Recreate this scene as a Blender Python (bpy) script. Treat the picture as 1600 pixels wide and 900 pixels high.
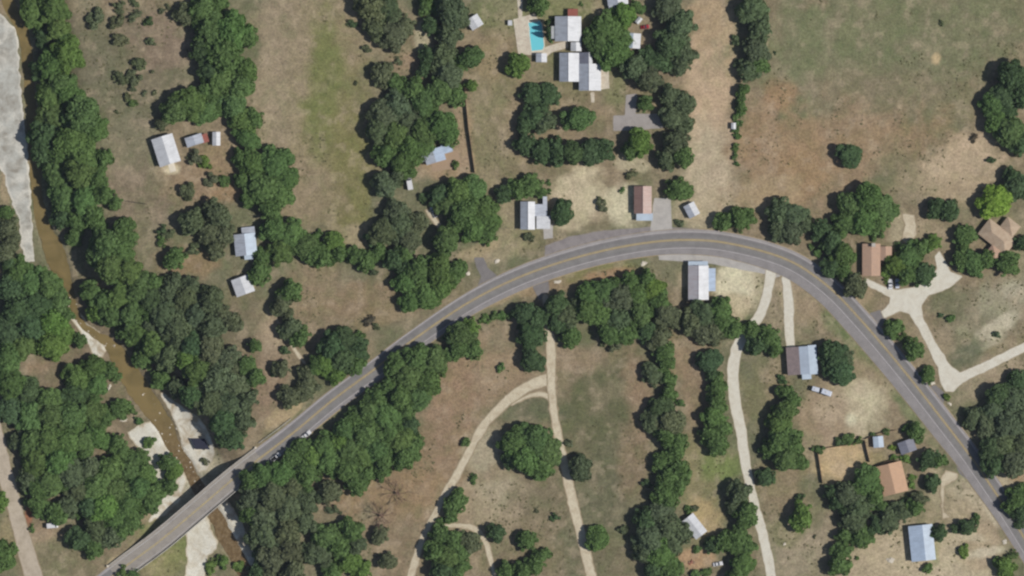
import bpy, bmesh, math, random
import numpy as np
from mathutils import Vector, Matrix

for _o in list(bpy.data.objects):
    bpy.data.objects.remove(_o)
scene = bpy.context.scene
COL = scene.collection
rnd = random.Random(11)
PX = 0.30                       # metres per photo pixel

# ---------------------------------------------------------------- camera
CAM_H = 3000.0
cam_d = bpy.data.cameras.new('camera')
cam_d.sensor_width = 36.0
cam_d.lens = 36.0 * CAM_H / (1600 * PX)
cam_d.clip_start = 10.0
cam_d.clip_end = 60000.0
cam = bpy.data.objects.new('camera', cam_d)
COL.objects.link(cam)
cam.location = (0, 0, CAM_H)
scene.camera = cam

# ---------------------------------------------------------------- sky and sun
SUN_EL, SUN_AZ = math.radians(46.5), math.radians(98)      # azimuth clockwise from north (+Y)
w = bpy.data.worlds.new('World'); scene.world = w
w.use_nodes = True
wn = w.node_tree
sky_n = wn.nodes.new('ShaderNodeTexSky'); sky_n.sky_type = 'NISHITA'
sky_n.sun_disc = False
sky_n.sun_elevation = SUN_EL
sky_n.sun_rotation = SUN_AZ
bg = wn.nodes['Background']; bg.inputs['Strength'].default_value = 0.052
wn.links.new(sky_n.outputs[0], bg.inputs['Color'])
sd = bpy.data.lights.new('sun', 'SUN'); sd.energy = 3.9; sd.angle = math.radians(0.55); sd.color = (1.0, 0.955, 0.895)
sun = bpy.data.objects.new('sun', sd); COL.objects.link(sun)
sv = Vector((math.sin(SUN_AZ) * math.cos(SUN_EL), math.cos(SUN_AZ) * math.cos(SUN_EL), math.sin(SUN_EL)))
sun.rotation_euler = (-sv).to_track_quat('-Z', 'Y').to_euler()
sun.location = sv * 500

scene.render.engine = 'CYCLES'
scene.cycles.max_bounces = 5
scene.cycles.diffuse_bounces = 3
scene.cycles.transparent_max_bounces = 4
scene.cycles.filter_width = 2.4            # the aerial lens is soft
vs = scene.view_settings
vs.view_transform = 'Standard'; vs.look = 'None'; vs.gamma = 1.0; vs.exposure = 0.05; vs.use_curve_mapping = False

# ---------------------------------------------------------------- helpers
def P(x, y):                    # photo pixel -> ground metres
    return ((x - 800.0) * PX, (450.0 - y) * PX)

def lin(c):
    out = []
    for v in c:
        v = v / 255.0
        out.append(v / 12.92 if v <= 0.04045 else ((v + 0.055) / 1.055) ** 2.4)
    return tuple(out)

def tag(o, label=None, cat=None, group=None, kind=None):
    if label: o['label'] = label
    if cat: o['category'] = cat
    if group: o['group'] = group
    if kind: o['kind'] = kind
    return o

def empty(name, loc, rz=0.0, scale=(1, 1, 1)):
    o = bpy.data.objects.new(name, None); COL.objects.link(o)
    o.location = loc; o.rotation_euler = (0, 0, rz); o.scale = scale
    o.empty_display_size = 0.5
    return o

def mesh_obj(name, verts, faces, mat, parent=None, smooth=False):
    me = bpy.data.meshes.new(name)
    me.from_pydata(verts, [], faces); me.update()
    if mat is not None: me.materials.append(mat)
    if smooth:
        me.polygons.foreach_set('use_smooth', [True] * len(me.polygons))
    o = bpy.data.objects.new(name, me); COL.objects.link(o)
    if parent is not None: o.parent = parent
    return o

def link_mesh(name, me, parent=None):
    o = bpy.data.objects.new(name, me); COL.objects.link(o)
    if parent is not None: o.parent = parent
    return o

class MB:
    """collects solid shapes and links them as one mesh object"""
    def __init__(s): s.v = []; s.f = []
    def add(s, vs_, fs_):
        b = len(s.v); s.v += [tuple(p) for p in vs_]; s.f += [tuple(i + b for i in q) for q in fs_]; return s
    def box(s, x0, y0, z0, x1, y1, z1):
        v = [(x0,y0,z0),(x1,y0,z0),(x1,y1,z0),(x0,y1,z0),(x0,y0,z1),(x1,y0,z1),(x1,y1,z1),(x0,y1,z1)]
        return s.add(v, [(0,3,2,1),(4,5,6,7),(0,1,5,4),(1,2,6,5),(2,3,7,6),(3,0,4,7)])
    def slab(s, quad, t):       # top quad (counter-clockwise from above) with thickness downwards
        n = len(quad)
        v = list(quad) + [(p[0], p[1], p[2] - t) for p in quad]
        f = [tuple(range(n)), tuple(range(2*n-1, n-1, -1))]
        for i in range(n):
            j = (i + 1) % n
            f.append((i, i + n, j + n, j))
        return s.add(v, f)
    def tube(s, p, q, r0, r1, n=7):
        p = Vector(p); q = Vector(q); d = (q - p).normalized()
        a = d.orthogonal().normalized(); b = d.cross(a)
        v = []
        for c, r in ((p, r0), (q, r1)):
            for i in range(n):
                t = 2 * math.pi * i / n
                v.append(c + (a * math.cos(t) + b * math.sin(t)) * r)
        f = [(i, (i+1) % n, n + (i+1) % n, n + i) for i in range(n)]
        f += [tuple(range(n-1, -1, -1)), tuple(range(n, 2*n))]
        return s.add(v, f)
    def build(s, name, mat, parent=None, smooth=False):
        return mesh_obj(name, s.v, s.f, mat, parent, smooth)

# ---------------------------------------------------------------- numpy noise
class Noise:
    def __init__(s, seed, n=256):
        s.n = n; s.t = np.random.default_rng(seed).random((n, n))
    def at(s, x, y):
        n = s.n
        xi = np.floor(x).astype(int); yi = np.floor(y).astype(int)
        fx = x - xi; fy = y - yi
        fx = fx * fx * (3 - 2 * fx); fy = fy * fy * (3 - 2 * fy)
        a = s.t[xi % n, yi % n]; b = s.t[(xi+1) % n, yi % n]
        c = s.t[xi % n, (yi+1) % n]; d = s.t[(xi+1) % n, (yi+1) % n]
        return (a*(1-fx)+b*fx)*(1-fy) + (c*(1-fx)+d*fx)*fy
def fbm(seed, x, y, scale, oct=4):
    out = 0; amp = 1; tot = 0
    for k in range(oct):
        N = NOISES[(seed + k) % len(NOISES)]
        out = out + amp * N.at(x / scale + 17.3*k + seed*3.1, y / scale + 5.7*k + seed*7.7)
        tot += amp; amp *= 0.55; scale *= 0.5
    return out / tot
NOISES = [Noise(i + 3) for i in range(9)]
def sstep(a, b, x):
    t = np.clip((x - a) / (b - a), 0, 1); return t*t*(3-2*t)

def path_field(pts, x, y):
    """pts: (px,py,half width px). Returns halfwidth - distance (metres), >0 inside."""
    best = np.full(np.shape(x), -1e9)
    for (a, b) in zip(pts[:-1], pts[1:]):
        ax, ay = P(a[0], a[1]); bx, by = P(b[0], b[1])
        dx, dy = bx-ax, by-ay; L2 = dx*dx+dy*dy + 1e-9
        t = np.clip(((x-ax)*dx + (y-ay)*dy) / L2, 0, 1)
        d = np.hypot(x-(ax+t*dx), y-(ay+t*dy))
        best = np.maximum(best, (a[2] + t*(b[2]-a[2]))*PX - d)
    return best

def poly_field(pts, x, y):
    """signed distance in metres to a pixel polygon, >0 inside"""
    q = [P(*p) for p in pts]
    d = np.full(np.shape(x), 1e9); ins = np.zeros(np.shape(x), bool)
    for i in range(len(q)):
        ax, ay = q[i]; bx, by = q[(i+1) % len(q)]
        dx, dy = bx-ax, by-ay; L2 = dx*dx+dy*dy + 1e-9
        t = np.clip(((x-ax)*dx + (y-ay)*dy) / L2, 0, 1)
        d = np.minimum(d, np.hypot(x-(ax+t*dx), y-(ay+t*dy)))
        c = ((ay > y) != (by > y)) & (x < (bx-ax)*(y-ay)/((by-ay) if by != ay else 1e-9) + ax)
        ins ^= c
    return np.where(ins, d, -d)

def spline(pts, step=2.0):
    """Catmull-Rom through pixel points (any extra columns carried along), sampled about every `step` metres"""
    pts = np.array(pts, float); out = []
    n = len(pts)
    for i in range(n-1):
        p0 = pts[max(i-1, 0)]; p1 = pts[i]; p2 = pts[i+1]; p3 = pts[min(i+2, n-1)]
        m = max(2, int(np.hypot(*(p2-p1)[:2])*PX/step))
        for k in range(m):
            t = k/m
            out.append(0.5*((2*p1)+(-p0+p2)*t+(2*p0-5*p1+4*p2-p3)*t*t+(-p0+3*p1-3*p2+p3)*t**3))
    out.append(pts[-1])
    return np.array(out)

# ---------------------------------------------------------------- materials
def new_mat(name):
    m = bpy.data.materials.new(name); m.use_nodes = True
    nt = m.node_tree; b = nt.nodes['Principled BSDF']
    return m, nt, b
def node(nt, typ, **kw):
    n = nt.nodes.new(typ)
    for k, v in kw.items(): setattr(n, k, v)
    return n
def mixrgb(nt, fac, a, b, mode='MIX'):
    n = node(nt, 'ShaderNodeMix', data_type='RGBA', blend_type=mode)
    for sock, val in ((n.inputs[0], fac), (n.inputs[6], a), (n.inputs[7], b)):
        if hasattr(val, 'links') or isinstance(val, bpy.types.NodeSocket): nt.links.new(val, sock)
        elif isinstance(val, (int, float)): sock.default_value = val
        else: sock.default_value = (*val, 1.0) if len(val) == 3 else val
    return n.outputs[2]
def noise_n(nt, scale, detail=4, coord=None, rough=0.6, dist=0.0):
    n = node(nt, 'ShaderNodeTexNoise'); n.inputs['Scale'].default_value = scale
    n.inputs['Detail'].default_value = detail; n.inputs['Roughness'].default_value = rough
    n.inputs['Distortion'].default_value = dist
    if coord is not None: nt.links.new(coord, n.inputs['Vector'])
    return n.outputs['Fac']
def ramp(nt, fac, stops):
    r = node(nt, 'ShaderNodeValToRGB'); e = r.color_ramp.elements
    while len(e) < len(stops): e.new(0.5)
    for k, (p, c) in enumerate(stops):
        e[k].position = p; e[k].color = (c, c, c, 1) if isinstance(c, (int, float)) else (*c, 1)
    nt.links.new(fac, r.inputs[0]); return r.outputs[0]
def bump(nt, b, h, strength, dist=0.1):
    n = node(nt, 'ShaderNodeBump'); n.inputs['Strength'].default_value = strength; n.inputs['Distance'].default_value = dist
    nt.links.new(h, n.inputs['Height']); nt.links.new(n.outputs[0], b.inputs['Normal'])

def simple(name, rgb, rough=0.7, var=0.15, scale=1.5, metal=0.0, dark=None, dark_amt=0.0, dscale=0.4):
    """one colour with mottling and optional stains of a second colour; object coordinates"""
    m, nt, b = new_mat(name)
    tc = node(nt, 'ShaderNodeNewGeometry').outputs['Position']
    c = lin(rgb)
    n1 = noise_n(nt, scale, 5, tc)
    v = ramp(nt, n1, [(0.25, 1 - var), (0.75, 1 + var)])
    col = mixrgb(nt, 1.0, c, v, 'MULTIPLY')
    if dark is not None:
        n2 = noise_n(nt, dscale, 5, tc, 0.65, 0.6)
        f = ramp(nt, n2, [(0.5, 0.0), (0.66, dark_amt)])
        col = mixrgb(nt, f, col, lin(dark))
    nt.links.new(col, b.inputs['Base Color'])
    b.inputs['Roughness'].default_value = rough
    b.inputs['Metallic'].default_value = metal
    b.inputs['Specular IOR Level'].default_value = 0.25
    return m

def roof_metal(name, rgb, stain=(120, 110, 105), amt=0.25, rough=0.5, rib=0.45):
    """sheet metal: object-space ribs running down the slope, streaky stains"""
    m, nt, b = new_mat(name)
    tc = node(nt, 'ShaderNodeTexCoord').outputs['Object']
    mp = node(nt, 'ShaderNodeMapping'); mp.inputs['Scale'].default_value = (0.25, 1.6, 0.25)
    nt.links.new(tc, mp.inputs[0])
    n1 = noise_n(nt, 1.0, 5, mp.outputs[0])
    n2 = noise_n(nt, 0.35, 4, tc)
    col = mixrgb(nt, ramp(nt, n1, [(0.45, 0.0), (0.75, amt)]), lin(rgb), lin(stain))
    col = mixrgb(nt, 1.0, col, ramp(nt, n2, [(0.3, 0.88), (0.7, 1.06)]), 'MULTIPLY')
    nt.links.new(col, b.inputs['Base Color'])
    b.inputs['Roughness'].default_value = rough
    b.inputs['Specular IOR Level'].default_value = 0.3
    wv = node(nt, 'ShaderNodeTexWave', wave_type='BANDS', bands_direction='Y'); wv.inputs['Scale'].default_value = rib
    nt.links.new(tc, wv.inputs['Vector'])
    bump(nt, b, wv.outputs['Fac'], 0.25, 0.05)
    return m

def shingle(name, rgb, rgb2):
    m, nt, b = new_mat(name)
    tc = node(nt, 'ShaderNodeTexCoord').outputs['Object']
    n1 = noise_n(nt, 0.5, 5, tc); n2 = noise_n(nt, 5.0, 3, tc)
    col = mixrgb(nt, ramp(nt, n1, [(0.35, 0.0), (0.7, 1.0)]), lin(rgb), lin(rgb2))
    col = mixrgb(nt, 1.0, col, ramp(nt, n2, [(0.3, 0.8), (0.7, 1.15)]), 'MULTIPLY')
    nt.links.new(col, b.inputs['Base Color']); b.inputs['Roughness'].default_value = 0.9
    b.inputs['Specular IOR Level'].default_value = 0.15
    bump(nt, b, n2, 0.4, 0.03)
    return m

M = {}
M['white_roof'] = roof_metal('white_roof', (204, 206, 209), (164, 166, 170), 0.55)
M['grey_roof'] = roof_metal('grey_roof', (178, 184, 194), (120, 118, 122), 0.5)  # real grey metal; also white roofs' west slopes, shade put into the colour
M['blue_roof'] = roof_metal('blue_roof', (168, 184, 204), (130, 140, 156), 0.5)
M['pale_blue_roof'] = roof_metal('pale_blue_roof', (180, 194, 208), (160, 170, 184), 0.5)
M['steel_blue_roof'] = roof_metal('steel_blue_roof', (126, 140, 158), (108, 118, 134), 0.5)
M['slate_roof'] = roof_metal('slate_roof', (122, 124, 136), (96, 96, 106), 0.5)
M['dark_roof'] = roof_metal('dark_roof', (44, 46, 62), (34, 34, 44), 0.5)
M['rust_roof'] = roof_metal('rust_roof', (172, 146, 136), (186, 172, 164), 0.8)
M['rustdark_roof'] = roof_metal('rustdark_roof', (158, 128, 118), (138, 106, 96), 0.8)  # darker copy of the rust: shade of the west slope put into colour
M['patch_roof'] = roof_metal('patch_roof', (186, 184, 188), (168, 130, 124), 0.55)
M['brown_roof'] = shingle('brown_roof', (146, 132, 130), (128, 116, 116))
M['tan_roof'] = shingle('tan_roof', (182, 152, 130), (170, 144, 126))
M['sand_roof'] = shingle('sand_roof', (182, 164, 142), (170, 148, 126))
M['terracotta_roof'] = shingle('terracotta_roof', (192, 158, 130), (182, 150, 124))
M['red_roof'] = simple('red_roof', (146, 88, 76), 0.7, 0.2)
M['brick_floor'] = simple('brick_floor', (160, 138, 114), 0.85, 0.15, 2.0)
M['wall'] = simple('wall_paint', (196, 188, 176), 0.85, 0.06)
M['wall_stone'] = simple('wall_stone', (164, 148, 128), 0.9, 0.15)
M['wall_metal'] = simple('wall_metal', (190, 192, 196), 0.6, 0.06)
M['glass'] = simple('window_glass', (52, 60, 70), 0.1, 0.05)
M['door'] = simple('door_paint', (110, 84, 68), 0.6, 0.1)
M['trim'] = simple('trim_paint', (220, 218, 210), 0.7, 0.05)
M['brick'] = simple('chimney_brick', (104, 62, 52), 0.9, 0.2, 4)
M['concrete'] = simple('concrete', (186, 182, 172), 0.85, 0.10, 0.8, dark=(140, 134, 126), dark_amt=0.5, dscale=0.25)
M['bridge_concrete'] = simple('bridge_concrete', (168, 162, 152), 0.85, 0.10, 0.8, dark=(120, 114, 108), dark_amt=0.4)
M['paleconcrete'] = simple('pale_concrete', (212, 204, 186), 0.85, 0.10, 0.8)
M['wood'] = simple('fence_wood', (146, 118, 98), 0.9, 0.2, 3)
M['pole'] = simple('pole_wood', (92, 78, 66), 0.9, 0.15, 3)
M['bark'] = simple('bark', (86, 74, 62), 0.95, 0.25, 3)
M['deadwood'] = simple('dead_wood', (118, 96, 82), 0.95, 0.2, 3)
M['white_paint'] = simple('car_white', (208, 208, 210), 0.3, 0.02)
M['silver_paint'] = simple('car_silver', (196, 202, 214), 0.3, 0.03)
M['red_paint'] = simple('car_red', (150, 46, 50), 0.3, 0.03)
M['tyre'] = simple('tyre_rubber', (34, 34, 34), 0.9, 0.1)
M['rim'] = simple('rim_metal', (150, 150, 152), 0.4, 0.05, metal=0.6)
M['lamp_white'] = simple('headlight', (220, 224, 228), 0.2, 0.02)
M['lamp_red'] = simple('tail_light', (140, 24, 24), 0.3, 0.02)
M['boulder'] = simple('limestone_boulder', (206, 198, 182), 0.9, 0.12, 1.5, dark=(140, 130, 116), dark_amt=0.5)
M['yellow_line'] = simple('yellow_line_paint', (182, 164, 112), 0.8, 0.2, 0.6, dark=(130, 116, 96), dark_amt=0.5, dscale=0.5)
M['white_line'] = simple('white_line_paint', (182, 180, 178), 0.8, 0.15, 0.6, dark=(140, 134, 134), dark_amt=0.6, dscale=0.5)
M['steel'] = simple('galvanised_steel', (196, 196, 194), 0.4, 0.06, metal=0.2)
# ================================================================ THE LAND
CREEK = spline([(2,-60,9),(10,0,10),(33,45,10),(42,100,9),(47,160,9),(52,230,9),(56,300,9),(66,350,11),(84,395,17),(98,440,13),
         (108,470,9),(122,500,6),(142,520,6),(168,535,9),(186,560,15),(210,600,18),(238,640,16),(258,668,14),(270,700,11),(292,728,10),(304,755,10),
         (333,800,11),(349,835,13),(368,868,12),(384,900,12),(410,960,12)], 3.0)
CREEK_PTS = [tuple(p) for p in CREEK[::2]] + [tuple(CREEK[-1])]
WATER_Z = -6.02

# highway centre line: x, y, outer and inner half width in metres
HW = spline([(60,985,4.6,4.8),(150,920,4.6,4.8),(200,882,4.9,5.0),(250,845,5.0,5.0),(300,803,5.0,5.0),(360,752,5.0,5.0),(401,720,4.8,5.0),(461,674,4.6,5.2),(520,625,4.4,5.4),(585,577,4.2,5.6),(640,535,4.2,5.8),
     (725,477,4.4,6.0),(800,438,4.8,6.2),(875,410,5.0,6.2),(950,390,5.0,6.2),(1025,377.5,5.0,6.4),(1087,375,5.0,6.8),(1137,380,5.0,7.0),(1200,395,5.0,7.6),(1250,416,5.0,8.0),
     (1300,453,4.9,8.2),(1345,500,4.8,8.4),(1390,552,4.8,8.4),(1437,610,4.8,8.2),(1482,668,4.8,8.0),(1512,707,4.8,7.6),(1542,750,4.6,7.4),(1570,792,4.5,6.8),(1605,848,4.4,6.4),(1660,940,4.4,6.0)], 1.2)
HW_AX = [(p[0], p[1], 0.0) for p in HW[::8]] + [(HW[-1][0], HW[-1][1], 0.0)]

def creek_geom(x, y):
    """distance to the creek line (m) and side (+1 = east/north-east bank)"""
    best = np.full(np.shape(x), 1e9); side = np.zeros(np.shape(x))
    c = CREEK[::5]
    for a, b in zip(c[:-1], c[1:]):
        ax, ay = P(a[0], a[1]); bx, by = P(b[0], b[1])
        dx, dy = bx-ax, by-ay; L2 = dx*dx+dy*dy+1e-9
        t = np.clip(((x-ax)*dx+(y-ay)*dy)/L2, 0, 1)
        d = np.hypot(x-(ax+t*dx), y-(ay+t*dy))
        s = np.sign((x-ax)*(-dy)+(y-ay)*dx)
        m = d < best
        best = np.where(m, d, best); side = np.where(m, s, side)
    return best, side

def hgt(x, y):
    x = np.asarray(x, float); y = np.asarray(y, float)
    d, s = creek_geom(x, y)
    rr = np.hypot(x, y)
    outer = np.where(s > 0, 27.0, 46.0)
    inner = np.where(s > 0, 9.0, 14.0)
    v = 1 - sstep(inner, outer, d)
    h = -5.7 * v
    hd = -path_field(HW_AX, x, y)
    h = h + (fbm(1, x, y, 60.0, 3) - 0.5) * 0.9 * sstep(0, 30, d) * sstep(12, 40, hd)
    h = h + (fbm(4, x, y, 6.0, 2) - 0.5) * 0.10
    wf = path_field(CREEK_PTS, x, y)
    h = h - 0.9 * sstep(-1.2, 1.6, wf)
    h = np.where(rr > 400, h * np.clip(1 - (rr-400)/400, 0, 1), h)
    return h
def hz(px, py):
    x, y = P(px, py)
    return float(hgt(np.array([x]), np.array([y]))[0])

# ---- ground colours: base mix plus patches of soil, dry grass and green grass
TAN, OLIVE, BROWN, GREEN, SAND, DARKOL, PALE = (140,125,100), (118,114,88), (144,120,96), (112,116,74), (178,160,130), (102,102,80), (196,186,164)
PATCH = [ # cx, cy, rx, ry, rotation, colour, strength
 (480,160,95,220,0,(148,132,106),.95),(524,200,60,200,0,(130,121,86),.9),(510,130,30,120,6,(116,118,72),.8),(545,260,38,130,0,(124,118,76),.85),(425,130,26,200,0,(152,136,112),.6),(430,60,40,60,0,(146,130,106),.6),
 (470,300,60,60,0,(146,128,104),.7),(550,40,30,60,0,(146,128,102),.7),(560,370,30,20,0,(164,146,118),.8),
 (200,100,110,110,0,(124,112,92),.7),(250,60,50,60,0,(138,118,100),.7),(150,110,35,60,0,(116,110,88),.7),(205,230,70,70,0,(122,116,92),.8),
 (215,310,60,60,0,(132,116,96),.8),(225,390,22,60,0,(124,116,90),.8),(310,280,60,35,0,(150,126,100),.7),(360,300,30,20,0,(150,122,92),.7),
 (300,410,60,25,0,(150,122,94),.7),(270,265,14,8,0,(206,190,160),.9),(340,245,40,22,0,(150,128,98),.7),
 (560,470,100,35,-8,(140,120,94),.9),(500,450,50,30,0,(146,126,102),.7),(425,600,30,60,0,(150,126,104),.8),(425,515,26,44,0,(166,146,120),.85),(1270,690,30,40,0,(166,146,120),.5),
 (590,490,50,18,-35,(132,116,86),.8),(445,645,45,12,-38,(176,154,120),.9),
 (770,170,40,140,0,(134,124,94),.9),(775,90,40,50,0,(150,130,100),.6),(780,20,45,40,0,(128,128,88),.6),(720,225,18,60,0,(162,138,112),.9),
 (680,260,35,20,0,(158,134,106),.9),(660,60,14,30,0,(178,166,136),.9),(640,95,30,16,0,(156,132,106),.7),(600,75,50,15,0,(150,134,108),.5),
 (890,10,70,25,0,(126,126,86),.8),(880,120,60,50,0,(130,122,90),.8),(960,140,30,40,0,(122,122,84),.8),(830,180,70,60,0,(150,130,104),.5),(950,180,25,20,0,(150,130,104),.6),
 (905,312,52,52,0,(196,180,150),1.0),(975,320,32,36,0,(198,186,156),1.0),(985,255,28,14,0,(178,164,136),.9),(895,345,40,20,0,(180,166,136),.8),
 (820,370,35,30,-15,(132,124,92),.8),(800,330,25,40,0,(160,144,116),.8),(790,390,40,20,-20,(164,148,118),.6),
 (1110,120,40,170,0,(186,160,132),1.0),(1110,270,42,80,0,(182,164,138),1.0),(1105,20,30,50,0,(166,142,112),.8),(1100,330,50,25,0,(176,160,132),.8),(1140,60,10,60,0,(178,154,122),.7),
 (1400,60,220,120,0,(122,119,90),.95),(1260,100,50,110,0,(124,121,92),.8),(1380,150,150,45,0,(134,120,96),.6),(1220,150,26,30,0,(160,128,98),.8),
 (1300,240,160,80,-10,(152,128,102),.9),(1400,225,120,40,0,(150,126,98),.7),(1490,260,80,46,-20,(190,166,138),.85),(1400,265,40,50,0,(122,116,88),.7),(1462,92,7,9,0,(196,170,132),.9),
 (1230,270,70,40,0,(150,124,92),.8),(1180,220,30,60,0,(152,126,98),.8),(1430,290,40,30,0,(156,138,112),.6),(1500,300,50,30,0,(166,146,118),.7),
 (1410,360,20,40,0,(170,156,128),.8),(1455,370,35,30,0,(158,140,114),.8),(1590,400,30,60,0,(148,138,112),.6),
 (1530,490,80,60,-20,(134,124,100),.95),(1560,470,60,40,-20,(160,150,126),.75),(1590,455,24,16,0,(176,166,142),.7),(1545,535,36,10,-30,(176,164,140),.7),(1505,515,14,10,0,(166,154,128),.6),(1490,470,45,35,0,(116,112,86),.8),(1510,555,40,18,-30,(104,106,82),.8),(1560,510,34,14,-30,(190,178,154),.8),
 (1550,590,70,26,-25,(160,142,118),.8),(1450,540,40,40,40,(150,134,108),.8),(1350,460,24,20,0,(160,140,112),.8),
 (1080,435,30,24,0,(176,158,128),.8),(1155,445,42,40,0,(210,198,168),1.0),(1150,480,30,20,0,(184,166,136),.8),(1190,440,12,40,0,(150,140,110),.6),
 (1260,470,45,60,30,(156,136,110),.8),(1330,520,22,90,-38,(104,118,74),.75),(1420,640,14,70,-38,(104,118,76),.8),(1210,500,20,40,0,(150,134,110),.8),
 (1340,610,60,50,0,(148,132,104),.9),(1345,640,48,46,0,(198,184,154),.9),(1290,650,60,40,0,(154,132,108),.8),(1330,655,12,14,0,(206,196,168),.8),(1200,610,40,50,0,(128,118,88),.8),
 (1215,590,30,40,0,(138,122,94),.6),(940,650,70,120,4,(104,101,74),.95),(935,790,50,90,4,(108,104,80),.9),(1000,620,24,70,-10,(146,122,98),.85),(990,720,24,60,0,(138,118,94),.7),
 (820,640,60,26,0,(104,104,80),.8),(760,580,70,60,-30,(150,128,102),.95),(690,690,50,120,20,(146,122,98),.95),(640,770,110,60,0,(146,122,94),.95),(700,600,40,50,0,(150,124,100),.8),
 (650,850,90,60,0,(140,120,96),.8),(780,780,50,60,0,(152,138,112),.85),(800,770,60,30,15,(176,162,136),.6),(760,700,30,40,40,(176,164,138),.7),(850,790,60,80,0,(126,114,90),.8),
 (830,860,60,60,0,(130,116,92),.7),(960,880,50,40,0,(120,110,86),.8),(1090,600,30,80,0,(144,122,98),.8),(1080,740,50,60,0,(136,126,92),.9),(1130,725,34,30,0,(118,126,76),.85),
 (900,560,60,24,0,(146,126,102),.8),(1060,560,24,40,0,(146,124,98),.7),(900,440,90,14,-10,(148,124,96),.8),(930,425,60,12,-12,(128,124,80),.7),(960,432,40,10,-6,(168,128,104),.6),
 (1100,815,30,36,0,(172,150,110),.9),(1080,870,34,18,0,(178,144,112),.8),(1220,760,40,60,0,(142,124,98),.8),(1260,860,80,60,0,(154,140,116),.9),(1300,640,30,26,0,(176,156,130),.7),(1240,640,20,30,0,(162,140,116),.6),(1230,830,30,24,0,(116,116,78),.7),
 (1320,725,48,36,-10,(190,164,126),1.0),(1370,720,24,20,0,(150,136,100),.8),(1390,870,70,66,0,(178,160,132),.95),(1530,780,54,66,40,(180,164,138),.95),(1500,870,90,60,0,(184,168,140),.95),
 (1540,845,40,50,0,(164,142,116),.6),(1480,800,60,30,0,(158,142,114),.7),(1590,740,14,14,0,(170,140,110),.8),(1520,730,24,50,-35,(120,122,84),.6),(1460,850,10,30,0,(112,120,76),.7),
 (90,870,50,45,0,(126,118,90),.9),(60,830,40,20,0,(160,136,110),.7),(260,850,50,50,0,(122,124,80),.85),(240,880,50,30,0,(128,122,84),.7),(45,800,6,16,0,(176,96,66),.8),(10,840,16,40,0,(150,134,102),.7),
 (60,575,26,14,0,(164,136,110),.9),(165,700,14,10,0,(160,128,106),.8),(150,725,12,10,0,(160,128,106),.8),(110,620,120,200,0,(118,104,84),.6),(300,560,140,120,0,(120,106,86),.5),
 (330,725,24,18,0,(178,164,136),.9),(290,770,40,60,40,(184,174,152),.7),(180,880,20,8,-35,(180,160,128),.8),
 (10,290,10,26,0,(164,144,116),.9),(5,430,12,14,0,(160,136,110),.8),(870,250,60,8,0,(156,136,108),.6),
 (620,900,40,40,0,(140,122,98),.7),(740,395,40,14,-20,(172,152,120),.7),(520,640,30,6,-40,(160,140,110),.5),(770,470,50,10,-20,(164,142,112),.7),(690,510,50,8,-35,(158,138,108),.5),
 (1460,745,16,40,0,(166,152,124),.8),(1545,862,34,9,-8,(206,194,168),.8),(1515,838,30,7,12,(196,182,154),.7),(1490,690,12,22,-30,(190,174,146),.8),(1548,800,8,40,-30,(196,182,156),.6),(1230,470,40,12,80,(176,158,130),.6),(1185,600,14,50,0,(120,116,84),.6),(1255,250,50,60,0,(158,130,100),.7),(1200,300,50,26,0,(166,144,114),.8),(1560,560,60,20,-28,(160,144,118),.4),(735,810,70,50,20,(168,150,124),.5)]

def ground_color(x, y):
    px = x / PX + 800; py = 450 - y / PX
    n1 = fbm(2, x, y, 40.0, 4)[..., None]
    n2 = fbm(5, x, y, 9.0, 4)[..., None]
    n3 = fbm(3, x, y, 2.6, 3)[..., None]
    A = lambda c: np.array(lin(c))
    base = A((136,120,96)) * (1-sstep(.35,.62,n1)) + A((116,112,86)) * sstep(.35,.62,n1)
    col = base
    wob = (fbm(6, x, y, 14.0, 4) - .5)
    wob2 = (fbm(7, x, y, 5.0, 3) - .5)
    for (cx, cy, rx, ry, rot, c, st) in PATCH:
        a = math.radians(rot)
        dx = px - cx; dy = py - cy
        u = (dx*math.cos(a) + dy*math.sin(a))/rx; v = (-dx*math.sin(a) + dy*math.cos(a))/ry
        sel = np.abs(u) + np.abs(v) < 4
        if not sel.any(): continue
        r = np.sqrt(u[sel]**2+v[sel]**2) + wob[sel]*1.0 + wob2[sel]*.6
        f = (st * (1 - sstep(.55, 1.25, r)))[..., None]
        col[sel] = col[sel]*(1-f) + A(c)*f
    # scattered weeds (greener), bare earth (paler and pinker) at several sizes
    n4 = fbm(8, x, y, 4.5, 3)[..., None]; n5 = fbm(6, x + 90, y - 40, 1.6, 2)[..., None]
    bare = 1 - sstep(.24, .40, col[..., :1])
    g = sstep(.52, .70, n2) * .38 * bare
    col = col*(1-g) + (col*np.array([.80,.93,.76]))*g
    g = sstep(.58, .72, n4) * .34 * (.35 + .65*bare)
    col = col*(1-g) + (col*np.array([.66,.82,.66]))*g
    p = sstep(.54, .72, 1-n2) * .22
    col = col*(1-p) + A((170,150,126))*p
    p = sstep(.60, .74, 1-n4) * .30
    col = col*(1-p) + A((178,158,134))*p
    col = col * (0.80 + 0.40*n3) * (0.88 + 0.24*n5) * np.array([.955, .995, 1.01])
    return col

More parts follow.
